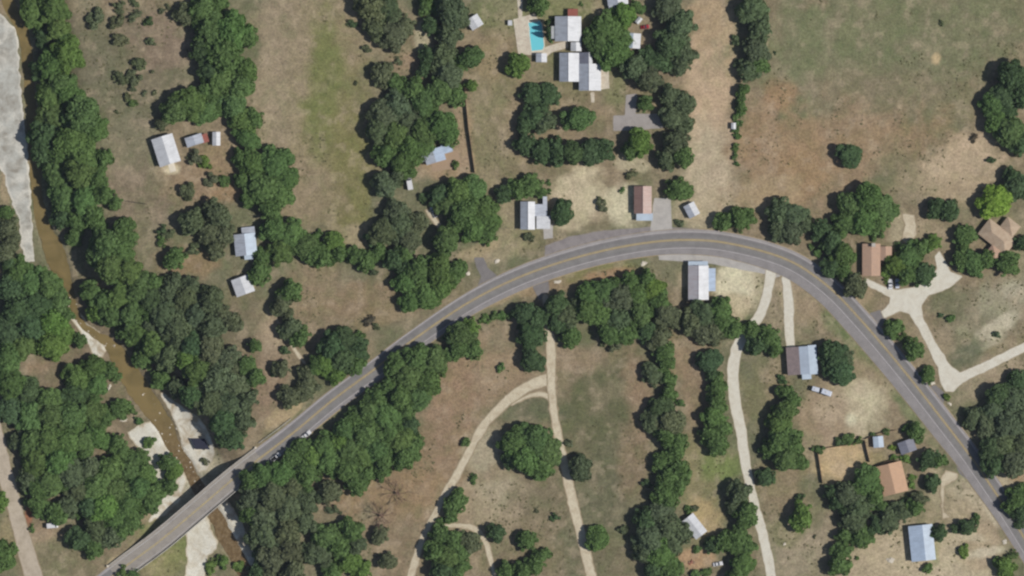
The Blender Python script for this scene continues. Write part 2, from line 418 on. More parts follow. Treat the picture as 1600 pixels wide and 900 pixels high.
def axis(lo, hi, step, far):
    a = list(np.arange(lo, hi + step*.5, step)); s = step
    left, right = [], []
    p = lo; q = hi
    while p > -far:
        s *= 1.5; p -= s; left.append(p); q += s; right.append(q)
    return np.array(left[::-1] + a + right)
gx = axis(-250, 250, 0.75, 5000); gy = axis(-146, 146, 0.75, 5000)
GX, GY = np.meshgrid(gx, gy)
GZ = hgt(GX, GY)
GC = ground_color(GX, GY)
def grid_mesh(name, X, Y, Z):
    ny, nx = X.shape
    me = bpy.data.meshes.new(name)
    v = np.stack([X, Y, Z], -1).reshape(-1, 3)
    idx = np.arange(nx*ny).reshape(ny, nx)
    f = np.stack([idx[:-1,:-1], idx[:-1,1:], idx[1:,1:], idx[1:,:-1]], -1).reshape(-1, 4)
    me.vertices.add(len(v)); me.vertices.foreach_set('co', v.ravel())
    me.loops.add(f.size); me.loops.foreach_set('vertex_index', f.ravel())
    me.polygons.add(len(f)); me.polygons.foreach_set('loop_start', np.arange(0, f.size, 4))
    me.polygons.foreach_set('use_smooth', np.ones(len(f), bool))
    me.update(calc_edges=True)
    return me
gme = grid_mesh('ground', GX, GY, GZ)
ca = gme.color_attributes.new('soil', 'FLOAT_COLOR', 'POINT')
ca.data.foreach_set('color', np.concatenate([GC.reshape(-1,3), np.ones((GC.size//3, 1))], 1).ravel())

m, nt, b = new_mat('ground_soil')
at = node(nt, 'ShaderNodeAttribute', attribute_name='soil')
pos = node(nt, 'ShaderNodeNewGeometry').outputs['Position']
na = noise_n(nt, 0.9, 6, pos, 0.7); nb = noise_n(nt, 0.16, 4, pos)
c = mixrgb(nt, 1.0, at.outputs['Color'], ramp(nt, na, [(0.28, 0.62), (0.5, 1.0), (0.74, 1.38)]), 'MULTIPLY')
c = mixrgb(nt, ramp(nt, nb, [(0.45, 0.0), (0.7, 0.35)]), c, mixrgb(nt, 1.0, c, (0.92, 1.0, 0.88), 'MULTIPLY'))
nt.links.new(c, b.inputs['Base Color']); b.inputs['Roughness'].default_value = 0.95; b.inputs['Specular IOR Level'].default_value = 0.1
bump(nt, b, na, 0.6, 0.25)
gme.materials.append(m)
ground = link_mesh('ground', gme); tag(ground, kind='structure')

# ---- sheets: any outline laid over the land a few centimetres up
EXCL = []
def sheet(name, field, bbox, off, mat, step=0.6, rag=0.5, seed=1, zfix=None, kind='structure'):
    EXCL.append((field, bbox))
    (x0, y1), (x1, y0) = P(bbox[0], bbox[1]), P(bbox[2], bbox[3])
    xs = np.arange(x0, x1 + step, step); ys = np.arange(y0, y1 + step, step)
    X, Y = np.meshgrid(xs, ys)
    F = field(X, Y)
    if rag: F = F + (fbm(seed, X, Y, 3.0, 3) - .5) * 2 * rag
    ny, nx = X.shape
    ins = F > 0
    vid = -np.ones(F.shape, int); V = []; D = []
    Z = hgt(X, Y) + off if zfix is None else np.full(X.shape, zfix)
    for (j, i) in np.argwhere(ins):
        vid[j, i] = len(V); V.append((X[j,i], Y[j,i], Z[j,i])); D.append(float(F[j,i]))
    cells = ins[:-1,:-1].astype(int) + ins[:-1,1:] + ins[1:,1:] + ins[1:,:-1]
    faces = []
    full = np.argwhere(cells == 4)
    for (j, i) in full: faces.append((vid[j,i], vid[j,i+1], vid[j+1,i+1], vid[j+1,i]))
    cut = {}
    def cross(a, b_):
        k = (a, b_) if a < b_ else (b_, a)
        if k not in cut:
            fa, fb = F[a], F[b_]; t = fa/(fa-fb)
            cut[k] = len(V); D.append(0.0)
            V.append((X[a]+(X[b_]-X[a])*t, Y[a]+(Y[b_]-Y[a])*t, Z[a]+(Z[b_]-Z[a])*t))
        return cut[k]
    for (j, i) in np.argwhere((cells > 0) & (cells < 4)):
        cs = [(j,i),(j,i+1),(j+1,i+1),(j+1,i)]
        poly = []
        for k in range(4):
            a, b_ = cs[k], cs[(k+1) % 4]
            if ins[a]: poly.append(vid[a])
            if ins[a] != ins[b_]: poly.append(cross(a, b_))
        if len(poly) >= 3: faces.append(tuple(poly))
    o = mesh_obj(name, [tuple(map(float, p)) for p in V], [tuple(int(q) for q in f) for f in faces], mat, None, True)
    at_ = o.data.attributes.new('inside', 'FLOAT', 'POINT'); at_.data.foreach_set('value', D)
    tag(o, kind=kind)
    return o
def bb(pts, pad=14):
    xs = [p[0] for p in pts]; ys = [p[1] for p in pts]
    return (min(xs)-pad-max(0, max((p[2] if len(p) > 2 else 0) for p in pts)), min(ys)-pad-20, max(xs)+pad+20, max(ys)+pad+20)
def track(name, pts, mat, off=0.07, rag=0.6, seed=2, step=0.6):
    sp = [tuple(p) for p in spline(pts, 3.0)]
    return sheet(name, lambda X, Y: path_field(sp, X, Y) + 0.35, bb(pts), off, mat, step, rag, seed)
def patch(name, pts, mat, off=0.07, rag=0.35, seed=3, step=0.6):
    return sheet(name, lambda X, Y: poly_field(pts, X, Y), bb(pts), off, mat, step, rag, seed)

def soil(name, rgb, rgb2, s1=0.35, s2=2.0, amt=0.8, edge=None, ew=1.0, third=None, s3=0.08, middle=None):
    """loose or worn surface: two tones, optional third blotches, and an edge where it thins out into the soil"""
    m, nt, b = new_mat(name)
    pos = node(nt, 'ShaderNodeNewGeometry').outputs['Position']
    n1 = noise_n(nt, s1, 5, pos, 0.65, 0.4); n2 = noise_n(nt, s2, 4, pos)
    c = mixrgb(nt, ramp(nt, n1, [(0.42, 0.0), (0.68, amt)]), lin(rgb), lin(rgb2))
    if third is not None:
        n3 = noise_n(nt, s3, 4, pos, 0.6, 0.8)
        c = mixrgb(nt, ramp(nt, n3, [(0.50, 0.0), (0.64, 0.85)]), c, lin(third))
    if edge is not None:
        at_ = node(nt, 'ShaderNodeAttribute', attribute_name='inside')
        ad = node(nt, 'ShaderNodeMath', operation='MULTIPLY_ADD'); nt.links.new(n1, ad.inputs[0]); ad.inputs[1].default_value = ew*1.6; ad.inputs[2].default_value = -ew*.8
        su = node(nt, 'ShaderNodeMath', operation='ADD'); nt.links.new(at_.outputs['Fac'], su.inputs[0]); nt.links.new(ad.outputs[0], su.inputs[1])
        mr = node(nt, 'ShaderNodeMapRange', interpolation_type='SMOOTHSTEP'); mr.inputs['From Min'].default_value = 0.0; mr.inputs['From Max'].default_value = ew
        nt.links.new(su.outputs[0], mr.inputs['Value'])
        c = mixrgb(nt, mr.outputs[0], lin(edge), c)
        if middle is not None:      # grassy strip between the wheel ruts
            m2 = node(nt, 'ShaderNodeMapRange', interpolation_type='SMOOTHSTEP'); m2.inputs['From Min'].default_value = 1.35; m2.inputs['From Max'].default_value = 2.2; m2.inputs['To Max'].default_value = 0.6
            nt.links.new(su.outputs[0], m2.inputs['Value'])
            c = mixrgb(nt, m2.outputs[0], c, lin(middle))
    c = mixrgb(nt, 1.0, c, ramp(nt, n2, [(0.3, 0.86), (0.7, 1.1)]), 'MULTIPLY')
    nt.links.new(c, b.inputs['Base Color']); b.inputs['Roughness'].default_value = 0.92; b.inputs['Specular IOR Level'].default_value = 0.12
    bump(nt, b, n2, 0.4, 0.05)
    return m
EDGE = (142,127,102)
M['limestone'] = soil('limestone_bed', (180,180,172), (142,136,124), 0.16, 0.9, 0.9, (202,198,186), 1.4, (206,203,192), 0.07)
M['gravelbank'] = soil('gravel_bank', (210,207,194), (188,180,160), 0.22, 1.2, 0.8, (178,166,142), 0.9, (166,150,124), 0.12)
M['gravel'] = soil('pale_gravel', (210,206,192), (194,186,168), 0.3, 2.0, 0.7, (160,146,120), 0.5)
M['sandtrack'] = soil('sandy_track', (202,192,168), (178,163,138), 0.35, 2.0, 0.9, EDGE, 0.9)
M['dirtroad'] = soil('dirt_road', (184,172,154), (162,150,132), 0.3, 2.0, 0.8, EDGE, 0.8)
M['apron'] = soil('worn_asphalt', (142,136,134), (124,118,118), 0.3, 2.5)
M['palepave'] = soil('pale_paving', (178,174,168), (158,154,150), 0.3, 2.5)
M['yard'] = soil('yard_asphalt', (160,154,150), (146,140,136), 0.3, 2.5)
M['side'] = soil('side_asphalt', (128,124,122), (116,112,111), 0.3, 2.5)
M['deck'] = soil('pool_deck_stone', (204,196,178), (176,160,144), 0.5, 2.0)

# creek water: silty, a little ruffled
m, nt, b = new_mat('creek_water')
pos = node(nt, 'ShaderNodeNewGeometry').outputs['Position']
n1 = noise_n(nt, 0.10, 5, pos, 0.6, 0.8); n2 = noise_n(nt, 0.7, 5, pos, 0.7)
sx = node(nt, 'ShaderNodeSeparateXYZ'); nt.links.new(pos, sx.inputs[0])
rapid = node(nt, 'ShaderNodeMapRange'); rapid.inputs['From Min'].default_value = -55; rapid.inputs['From Max'].default_value = -85
nt.links.new(sx.outputs['Y'], rapid.inputs['Value'])
c = mixrgb(nt, ramp(nt, n1, [(0.4, 0.0), (0.65, 1.0)]), lin((128,112,74)), lin((108,96,62)))
c = mixrgb(nt, rapid.outputs[0], c, mixrgb(nt, ramp(nt, n2, [(0.45, 0.0), (0.72, 0.8)]), lin((104,86,60)), lin((150,132,102))))
nt.links.new(c, b.inputs['Base Color']); b.inputs['Roughness'].default_value = 0.18; b.inputs['IOR'].default_value = 1.33
b.inputs['Specular IOR Level'].default_value = 0.3
bump(nt, b, n2, 0.15, 0.1)
M['water'] = m
creek = sheet('creek_water', lambda X, Y: path_field(CREEK_PTS, X, Y) - .2, (-20,-30,420,920), 0, M['water'], 0.75, 0.9, 5, zfix=WATER_Z)

def bank(name, pts, seed, mat='gravelbank', rag=1.0): return patch(name, pts, M[mat], 0.10, rag, seed, 0.6)
bank('limestone_shelf', [(-40,0),(0,20),(24,44),(28,92),(32,150),(38,200),(45,260),(47,330),(52,395),(54,409),(38,412),(32,385),(27,345),(17,312),(12,300),(0,262),(-40,240)], 3, 'limestone', 1.2)
bank('gravel_bank_upper', [(102,470),(118,480),(136,503),(154,520),(163,545),(160,560),(144,556),(132,532),(116,510),(106,494)], 4)
bank('gravel_bank_east', [(250,615),(264,620),(285,638),(312,652),(328,680),(336,712),(322,735),(306,742),(296,722),(284,700),(276,670),(262,640)], 5)
bank('gravel_bank_west', [(196,676),(222,660),(246,656),(256,684),(268,704),(282,722),(292,752),(280,788),(256,806),(232,816),(244,776),(234,742),(228,708),(210,694)], 6)
bank('gravel_bar', [(286,812),(322,798),(330,830),(338,845),(340,858),(325,870),(318,920),(286,920),(292,872)], 7)
bank('gravel_bank_lower', [(326,772),(350,776),(370,804),(388,838),(408,872),(408,896),(384,878),(360,842),(342,806)], 8)

# tracks, drives, yards
track('dirt_road', [(-12,640,9),(-6,680,11),(8,740,12),(22,790,11),(35,840,12),(52,900,14),(64,950,15)], M['dirtroad'], 0.08, 0.5, 2)
track('gravel_track', [(852,465,5),(857,500,6),(861,540,7),(861,580,7),(864,630,6),(872,680,6.5),(884,735,7),(896,790,7.5),(912,850,7.5),(930,930,8)], M['sandtrack'], 0.08, 0.5, 4)
track('sandy_track', [(862,592,8),(838,598,9),(806,616,8),(778,640,7),(754,668,6.5),(735,702,6),(714,742,6),(697,770,6),(682,800,5),(664,834,5),(650,872,5.5),(634,930,6)], M['sandtrack'], 0.065, 0.6, 6)
track('track_loop', [(870,640,2),(860,622,4),(842,616,4),(818,622,3),(800,632,2)], M['sandtrack'], 0.055, 0.5, 3)
track('foot_track', [(690,822,3),(718,821,3.5),(742,826,4),(756,842,4),(765,868,4),(772,900,4),(776,930,4)], M['sandtrack'], 0.06, 0.7, 7)
track('gravel_drive', [(1207,412,9),(1202,440,7),(1196,470,7),(1184,498,7),(1163,522,7),(1150,550,8),(1145,585,8),(1149,630,8),(1159,680,7.5),(1165,725,7),(1176,775,6),(1188,820,7),(1198,862,7),(1210,930,7)], M['gravel'], 0.08, 0.4, 5)
track('lane_to_house', [(1228,436,6),(1232,470,7),(1233,510,7),(1236,548,6)], M['gravel'], 0.08, 0.4, 8)
patch('gravel_lane', [(1360,450),(1390,465),(1389,474),(1375,487),(1381,498),(1407,487),(1420,491),(1435,515),(1450,545),(1465,575),(1470,600),(1477,613),(1490,613),(1505,598),(1600,551),(1680,512),(1680,496),(1600,535),(1500,582),(1485,570),(1460,530),(1442,495),(1441,477),(1452,462),(1485,450),(1506,432),(1486,424),(1478,408),(1468,390),(1459,400),(1464,420),(1450,436),(1430,447),(1400,452),(1375,445),(1355,434),(1348,440)], M['gravel'], 0.09, 0.45, 2)
patch('entry_apron', [(1356,490),(1376,484),(1386,496),(1376,512),(1364,510)], M['side'], 0.06, 0.3)
patch('corner_apron', [(1446,606),(1462,602),(1476,614),(1474,636),(1462,638)], M['side'], 0.06, 0.3)
patch('parking_apron', [(852,384),(890,370),(935,361),(985,357),(1024,354),(1100,358),(1145,364),(1150,380),(1060,376),(980,384),(900,402),(850,412)], M['apron'], 0.055, 0.25)
patch('house_drive', [(1022,309),(1048,310),(1050,362),(1016,362)], M['palepave'], 0.075, 0.2)
patch('store_forecourt', [(1028,396),(1085,392),(1150,398),(1205,410),(1232,428),(1212,434),(1195,428),(1150,420),(1112,412),(1060,408),(1030,406)], M['palepave'], 0.065, 0.25)
patch('farm_yard', [(958,180),(976,180),(978,148),(996,146),(993,178),(1036,177),(1036,200),(1000,203),(958,205)], M['yard'], 0.07, 0.2)
patch('side_road', [(740,402),(756,402),(762,418),(776,430),(768,446),(744,452),(752,432),(744,416)], M['side'], 0.06, 0.2)
patch('south_side_road', [(826,432),(856,428),(858,452),(852,470),(842,468),(834,452)], M['side'], 0.06, 0.2)
patch('pale_pad', [(1408,332),(1430,334),(1434,368),(1418,384),(1408,376),(1412,352)], M['sandtrack'], 0.07, 0.5)
patch('house_entry', [(1478,735),(1500,738),(1498,750),(1478,760),(1476,800),(1484,808),(1472,812),(1468,770),(1470,748)], M['sandtrack'], 0.06, 0.9)
patch('house_entry_mouth', [(1494,726),(1512,724),(1522,744),(1510,748),(1498,740)], M['side'], 0.055, 0.3)
patch('yard_path', [(662,328),(672,324),(690,350),(688,360),(680,354),(668,338)], M['sandtrack'], 0.06, 0.3)
track('clearing_path', [(432,500,2),(446,520,3),(456,538,3),(466,555,3.5),(476,568,2)], M['sandtrack'], 0.06, 0.5, 5)
patch('cottage_pad', [(848,352),(864,350),(864,372),(850,374)], M['palepave'], 0.06, 0.2)

# ================================================================ HIGHWAY
HWP = np.array([P(p[0], p[1]) for p in HW])
HWT = np.gradient(HWP, axis=0); HWT /= np.linalg.norm(HWT, axis=1)[:, None]
HWN = np.stack([-HWT[:,1], HWT[:,0]], 1)          # to the outer (north) side
HWZ = np.full(len(HWP), 0.16)
def ribbon(name, offs, dz, mat, i0=0, i1=None, uv=False):
    i1 = len(HWP) if i1 is None else i1
    V, F, U = [], [], []
    for k in range(i0, i1):
        row = offs(k)
        for o in row:
            q = HWP[k] + HWN[k]*o
            V.append((q[0], q[1], HWZ[k] + dz)); U.append(o)
    n = len(offs(i0))
    for k in range(i1-i0-1):
        for c_ in range(n-1):
            F.append((k*n+c_+1, k*n+c_, (k+1)*n+c_, (k+1)*n+c_+1))
    o = mesh_obj(name, V, F, mat)
    at_ = o.data.attributes.new('across', 'FLOAT', 'POINT'); at_.data.foreach_set('value', U)
    return o
m, nt, b = new_mat('highway_asphalt')
ac = node(nt, 'ShaderNodeAttribute', attribute_name='across')
pos = node(nt, 'ShaderNodeNewGeometry').outputs['Position']
mr = node(nt, 'ShaderNodeMapRange'); mr.inputs['From Min'].default_value = -10; mr.inputs['From Max'].default_value = 6
nt.links.new(ac.outputs['Fac'], mr.inputs['Value'])
def u(o): return (o + 10)/16
# surface coats: paler shoulders of older chip seal, darker tyre-polished lanes
prof = ramp(nt, mr.outputs[0], [(0, lin((136,132,130))), (u(-4.6), lin((140,136,135))), (u(-3.6), lin((134,129,129))), (u(-2.8), lin((124,122,120))), (u(-1.0), lin((130,128,125))), (u(-0.5), lin((134,126,118))), (u(0.5), lin((134,126,118))), (u(1.0), lin((128,126,124))), (u(2.8), lin((120,118,117))), (u(3.5), lin((138,133,133))), (u(4.2), lin((152,147,145)))])
n1 = noise_n(nt, 0.25, 5, pos, 0.6); n2 = noise_n(nt, 2.2, 4, pos)
c = mixrgb(nt, 1.0, prof, ramp(nt, n1, [(0.3, 0.86), (0.7, 1.12)]), 'MULTIPLY')
c = mixrgb(nt, 1.0, c, ramp(nt, n2, [(0.3, 0.90), (0.7, 1.08)]), 'MULTIPLY')
nt.links.new(c, b.inputs['Base Color']); b.inputs['Roughness'].default_value = 0.85; b.inputs['Specular IOR Level'].default_value = 0.2
M['highway'] = m
NC = 9
def hw_offs(k):
    a, c_ = -HW[k][3], HW[k][2]
    return [a + (c_-a)*i/(NC-1) for i in range(NC)]
highway = ribbon('highway', hw_offs, 0.0, M['highway']); tag(highway, kind='structure')
for s_ in (-1, 1):
    l_ = ribbon('yellow_line', lambda k, s_=s_: [s_*0.10 if s_ > 0 else -0.34, 0.34 if s_ > 0 else -0.10], 0.035, M['yellow_line']); l_.parent = highway
ribbon('edge_line', lambda k: [3.65, 3.9], 0.035, M['white_line']).parent = highway
ribbon('edge_line', lambda k: [-3.9, -3.65], 0.035, M['white_line']).parent = highway
# low earth shoulders that carry the road edge down to the land
M['verge'] = soil('road_verge', (164,146,116), (132,122,88), 0.3, 2.0)
VALLEY_SPAN = (HW[:, 0] > 183) & (HW[:, 0] < 404)
for side in (1, -1):
    V, F = [], []
    for k in range(len(HWP)):
        e = HW[k][2] if side > 0 else -HW[k][3]
        for d_, z_ in ((-.05, 0.155), (0.7, -0.12)):
            q = HWP[k] + HWN[k]*(e + side*d_); V.append((q[0], q[1], z_))
    for k in range(len(HWP)-1):
        if VALLEY_SPAN[k]: continue
        q4 = (2*k, 2*k+1, 2*k+3, 2*k+2)
        F.append(q4 if side < 0 else q4[::-1])
    tag(mesh_obj('road_verge', V, F, M['verge']), kind='structure')
# ================================================================ BRIDGE
ib = [k for k in range(len(HW)) if 183 < HW[k][0] < 404]
i0, i1 = ib[0]-2, ib[-1]+2
mid = (i0+i1)//2
bridge = empty('road_bridge', (HWP[mid][0], HWP[mid][1], 0))
tag(bridge, 'long concrete highway bridge with low parapets crossing the brown creek', 'bridge')
def off(q): return (q[0]-HWP[mid][0], q[1]-HWP[mid][1])
def strip_solid(name, a, b_, z0, z1, k0, k1, mat, step=3):
    V, F = [], []
    ks = list(range(k0, k1, step)) + [k1]
    for k in ks:
        for o_ in (a, b_):
            q = off(HWP[k] + HWN[k]*o_)
            V += [(q[0], q[1], z0), (q[0], q[1], z1)]
    for j in range(len(ks)-1):
        a_ = 4*j; c_ = 4*(j+1)
        F += [(a_+1, c_+1, c_+3, a_+3), (a_, a_+2, c_+2, c_), (a_, c_, c_+1, a_+1), (a_+2, a_+3, c_+3, c_+2)]
    F += [(0, 1, 3, 2), (4*len(ks)-4, 4*len(ks)-2, 4*len(ks)-1, 4*len(ks)-3)]
    return mesh_obj(name, V, F, mat, bridge)
strip_solid('deck', -5.35, 5.35, -1.1, 0.10, i0, i1, M['bridge_concrete'])
for s_ in (-1, 1):
    strip_solid('parapet', s_*5.02, s_*5.32, 0.10, 0.95, i0, i1, M['concrete'])
    for k in (i0, i1):
        q = off(HWP[k] + HWN[k]*s_*5.2)
        MB().box(q[0]-.45, q[1]-.45, -0.3, q[0]+.45, q[1]+.45, 1.15).build('end_post', M['paleconcrete'], bridge)
for t_ in (0.12, 0.27, 0.42, 0.57, 0.72, 0.87):
    k = int(i0 + (i1-i0)*t_)
    c_ = HWP[k]; g = float(hgt(c_[0:1], c_[1:2])[0])
    if g > -2.0: continue
    mb = MB(); n_ = HWN[k]; t2 = HWT[k]
    L = [off(c_ + n_*a_ + t2*b_) for a_, b_ in ((-4.6,-.5),(4.6,-.5),(4.6,.5),(-4.6,.5))]
    mb.slab([(p[0], p[1], -1.1) for p in L[::-1]], 0.9)
    cap = mb.build('pier_cap', M['bridge_concrete'], bridge)
    for a_ in (-3.4, 0, 3.4):
        q = off(c_ + n_*a_)
        MB().tube((q[0], q[1], g-1.2), (q[0], q[1], -2.0), .5, .5, 10).build('column', M['bridge_concrete'], cap)
_ds = ribbon('deck_surface', lambda k: [-4.98 + 9.96*i/4 for i in range(5)], 0.008, simple('bridge_surface', (148,142,134), 0.85, 0.10, 0.5, dark=(124,118,114), dark_amt=0.6, dscale=0.2), i0, i1)
_ds.parent = bridge; _ds.location = (-HWP[mid][0], -HWP[mid][1], 0)
# steel guard rail along the road beyond the bridge (north side)
def guard_rail(px0, px1, side, label):
    ks = [k for k in range(len(HW)) if px0 <= HW[k][0] <= px1]
    c_ = HWP[ks[len(ks)//2]]
    root = empty('guard_rail', (c_[0], c_[1], 0)); tag(root, label, 'guard rail')
    e = 1.25
    V, F = [], []
    for k in ks:
        o_ = (HW[k][2] if side > 0 else -HW[k][3]) + side*e
        q = HWP[k] + HWN[k]*o_ - c_
        n_ = HWN[k]*side
        for d_, z_ in ((0,.45),(-.09,.55),(0,.63),(-.09,.72),(0,.82),(.06,.82),(.06,.45)):
            V.append((q[0]+n_[0]*d_, q[1]+n_[1]*d_, z_))
    for j in range(len(ks)-1):
        for i in range(7):
            F.append((7*j+i, 7*j+(i+1)%7, 7*j+7+(i+1)%7, 7*j+7+i))
    mesh_obj('rail', V, F, M['steel'], root)
    for k in ks[::3]:
        o_ = (HW[k][2] if side > 0 else -HW[k][3]) + side*(e+.14)
        q = HWP[k] + HWN[k]*o_ - c_
        MB().box(q[0]-.07, q[1]-.07, -.3, q[0]+.07, q[1]+.07, .8).build('post', M['pole'], root)
guard_rail(414, 470, 1, 'pale steel guard rail on the north shoulder just past the bridge')

# ================================================================ BUILDINGS
def wall_box(root, x0, y0, x1, y1, z, mat, gable=None, name='wall'):
    """closed wall volume; gable = (axis, rise) adds gable ends under a ridge along y"""
    if gable:
        xm = (x0+x1)/2 if not isinstance(gable, tuple) else gable[1]
        r = gable if not isinstance(gable, tuple) else gable[0]
        v = [(x0,y0,-.6),(x1,y0,-.6),(x1,y1,-.6),(x0,y1,-.6),(x0,y0,z),(x1,y0,z),(x1,y1,z),(x0,y1,z),(xm,y0,z+r),(xm,y1,z+r)]
        f = [(0,3,2,1),(0,1,5,8,4),(2,3,7,9,6),(1,2,6,5),(3,0,4,7),(4,8,9,7),(5,6,9,8)]
        return mesh_obj(name, v, f, mat, root)
    return MB().box(x0, y0, -.6, x1, y1, z).build(name, mat, root)

def opening(root, kind, side, u, x0, y0, x1, y1, w_=1.1, h_=1.1, z0=1.0):
    """a window (frame > pane) or door (> handle) standing proud of a wall; side in 'wens'"""
    d = .05
    if side in 'we':
        x = x0 - d if side == 'w' else x1 + d; sgn = -1 if side == 'w' else 1
        a = (min(x, x-sgn*d*2), u-w_/2, z0, max(x, x-sgn*d*2), u+w_/2, z0+h_)
        b_ = (min(x, x+sgn*.02), u-w_/2+.1, z0+.1, max(x, x+sgn*.02), u+w_/2-.1, z0+h_-.1)
    else:
        y = y0 - d if side == 's' else y1 + d; sgn = -1 if side == 's' else 1
        a = (u-w_/2, min(y, y-sgn*d*2), z0, u+w_/2, max(y, y-sgn*d*2), z0+h_)
        b_ = (u-w_/2+.1, min(y, y+sgn*.02), z0+.1, u+w_/2-.1, max(y, y+sgn*.02), z0+h_-.1)
    if kind == 'window':
        f = MB().box(*a).build('window', M['trim'], root); MB().box(*b_).build('pane', M['glass'], f)
    else:
        f = MB().box(*a).build('door', M['door'], root)
        cx_, cy_ = (b_[0]+b_[3])/2, (b_[1]+b_[4])/2
        if side in 'we': MB().box(b_[0]-.04, u+w_/2-.25, 1.0, b_[3]+.04, u+w_/2-.13, 1.1).build('handle', M['steel'], f)
        else: MB().box(u+w_/2-.25, b_[1]-.04, 1.0, u+w_/2-.13, b_[4]+.04, 1.1).build('handle', M['steel'], f)

def gable(root, x0, y0, x1, y1, eave, rise, mw, me, wall, ov=.35, ridge=None, openings=True, ridge_cap=None, end_s=None, end_n=None):
    """one gabled volume, ridge along local y. mw / me: roof materials of the -x and +x slopes"""
    xm = (x0+x1)/2 if ridge is None else ridge
    wall_box(root, x0, y0, x1, y1, eave, wall, (rise*.96, xm))
    ya, yb = y0-ov, y1+ov
    zl = eave - ov*rise/max(.5, xm-x0); zr = eave - ov*rise/max(.5, x1-xm)
    t = .14
    a = MB().slab([(x0-ov,ya,zl+t),(xm,ya,eave+rise+t),(xm,yb,eave+rise+t),(x0-ov,yb,zl+t)], t).build('roof_slope', mw, root)
    b_ = MB().slab([(xm+.002,ya,eave+rise+t),(x1+ov,ya,zr+t),(x1+ov,yb,zr+t),(xm+.002,yb,eave+rise+t)], t).build('roof_slope', me, root)
    if ridge_cap: MB().tube((xm,ya,eave+rise+t+.02),(xm,yb,eave+rise+t+.02), .16, .16, 6).build('ridge_cap', ridge_cap, root)
    if openings:
        L = y1-y0
        for k in range(max(1, int(L/3.5))):
            u = y0 + L*(k+.5)/max(1, int(L/3.5))
            opening(root, 'window', 'w', u, x0, y0, x1, y1)
            opening(root, 'window', 'e', u, x0, y0, x1, y1)
        opening(root, 'door', 's', (x0+x1)/2, x0, y0, x1, y1, .95, 2.05, 0)
        opening(root, 'window', 'n', (x0+x1)/2, x0, y0, x1, y1)

def lean_to(root, x0, y0, x1, y1, z_hi, z_lo, hi, mat, wall=None, ov=.25, name='roof_slope'):
    """single slope; hi = which side ('w','e','n','s') is the high edge"""
    X0, Y0, X1, Y1 = x0-ov, y0-ov, x1+ov, y1+ov
    zs = {'w': (z_hi, z_lo, z_lo, z_hi), 'e': (z_lo, z_hi, z_hi, z_lo), 's': (z_hi, z_hi, z_lo, z_lo), 'n': (z_lo, z_lo, z_hi, z_hi)}[hi]
    MB().slab([(X0,Y0,zs[0]),(X1,Y0,zs[1]),(X1,Y1,zs[2]),(X0,Y1,zs[3])], .12).build(name, mat, root)
    if wall is None:
        for (px_, py_) in ((x0+.1,y0+.1),(x1-.1,y0+.1),(x1-.1,y1-.1),(x0+.1,y1-.1)):
            MB().box(px_-.07, py_-.07, -.3, px_+.07, py_+.07, z_lo-.1).build('post', M['trim'], root)
    else:
        v = [(x0,y0,-.6),(x1,y0,-.6),(x1,y1,-.6),(x0,y1,-.6)] + [(x, y, z-.15) for (x, y), z in zip(((x0,y0),(x1,y0),(x1,y1),(x0,y1)), zs)]
        mesh_obj('wall', v, [(0,3,2,1),(4,5,6,7),(0,1,5,4),(1,2,6,5),(2,3,7,6),(3,0,4,7)], wall, root)

def hip(root, x0, y0, x1, y1, eave, rise, mats, wall, ov=.5, openings=True, along='y'):
    wall_box(root, x0, y0, x1, y1, eave, wall)
    X0, Y0, X1, Y1 = x0-ov, y0-ov, x1+ov, y1+ov; ze = eave-.05
    if along == 'y':
        h = min((X1-X0)/2, (Y1-Y0)/2*.95); xm = (X0+X1)/2
        a, b_ = (xm, Y0+h, eave+rise), (xm, Y1-h, eave+rise)
        quads = [[(X0,Y0,ze),a,b_,(X0,Y1,ze)], [(X1,Y1,ze),b_,a,(X1,Y0,ze)], [(X0,Y0,ze),(X1,Y0,ze),a], [(X1,Y1,ze),(X0,Y1,ze),b_]]
    else:
        h = min((Y1-Y0)/2, (X1-X0)/2*.95); ym = (Y0+Y1)/2
        a, b_ = (X0+h, ym, eave+rise), (X1-h, ym, eave+rise)
        quads = [[(X0,Y0,ze),(X1,Y0,ze),b_,a], [(X1,Y1,ze),(X0,Y1,ze),a,b_], [(X0,Y1,ze),(X0,Y0,ze),a], [(X1,Y0,ze),(X1,Y1,ze),b_]]
    for q, mt in zip(quads, mats):
        MB().slab(q, .14).build('roof_slope', mt, root)
    if openings:
        for k in (-.3, .3):
            u = (y0+y1)/2 + k*(y1-y0)
            opening(root, 'window', 'w', u, x0, y0, x1, y1); opening(root, 'window', 'e', u, x0, y0, x1, y1)
        opening(root, 'door', 's', (x0+x1)/2, x0, y0, x1, y1, .95, 2.05, 0)

def chimney(root, x, y, z0, z1, s_=.5):
    c_ = MB().box(x-s_, y-s_, z0, x+s_, y+s_, z1).build('chimney', M['brick'], root)
    MB().box(x-s_-.12, y-s_-.12, z1+.001, x+s_+.12, y+s_+.12, z1+.15).build('chimney_cap', M['concrete'], c_)

def site(name, px, py, rot, label, cat):
    """rot: degrees, counter-clockwise as seen from above; local units metres"""
    x, y = P(px, py)
    r = empty(name, (x, y, hz(px, py)), math.radians(rot)); tag(r, label, cat); return r

def q(v): return v*PX
# 1 white barn by the creek wood
r = site('barn', 260, 235, 17.5, 'large white metal roofed barn east of the creek wood', 'barn')
gable(r, -q(16), -q(21.5), q(16), q(21.5), 3.0, 1.6, M['white_roof'], M['white_roof'], M['wall_metal'])
r = site('concrete_pad', 269, 262, 17, 'small pale concrete pad at the south end of the white barn', 'pad')
MB().box(-1.5, -2.0, -.3, 1.5, 2.0, .14).build('slab', M['paleconcrete'], r)
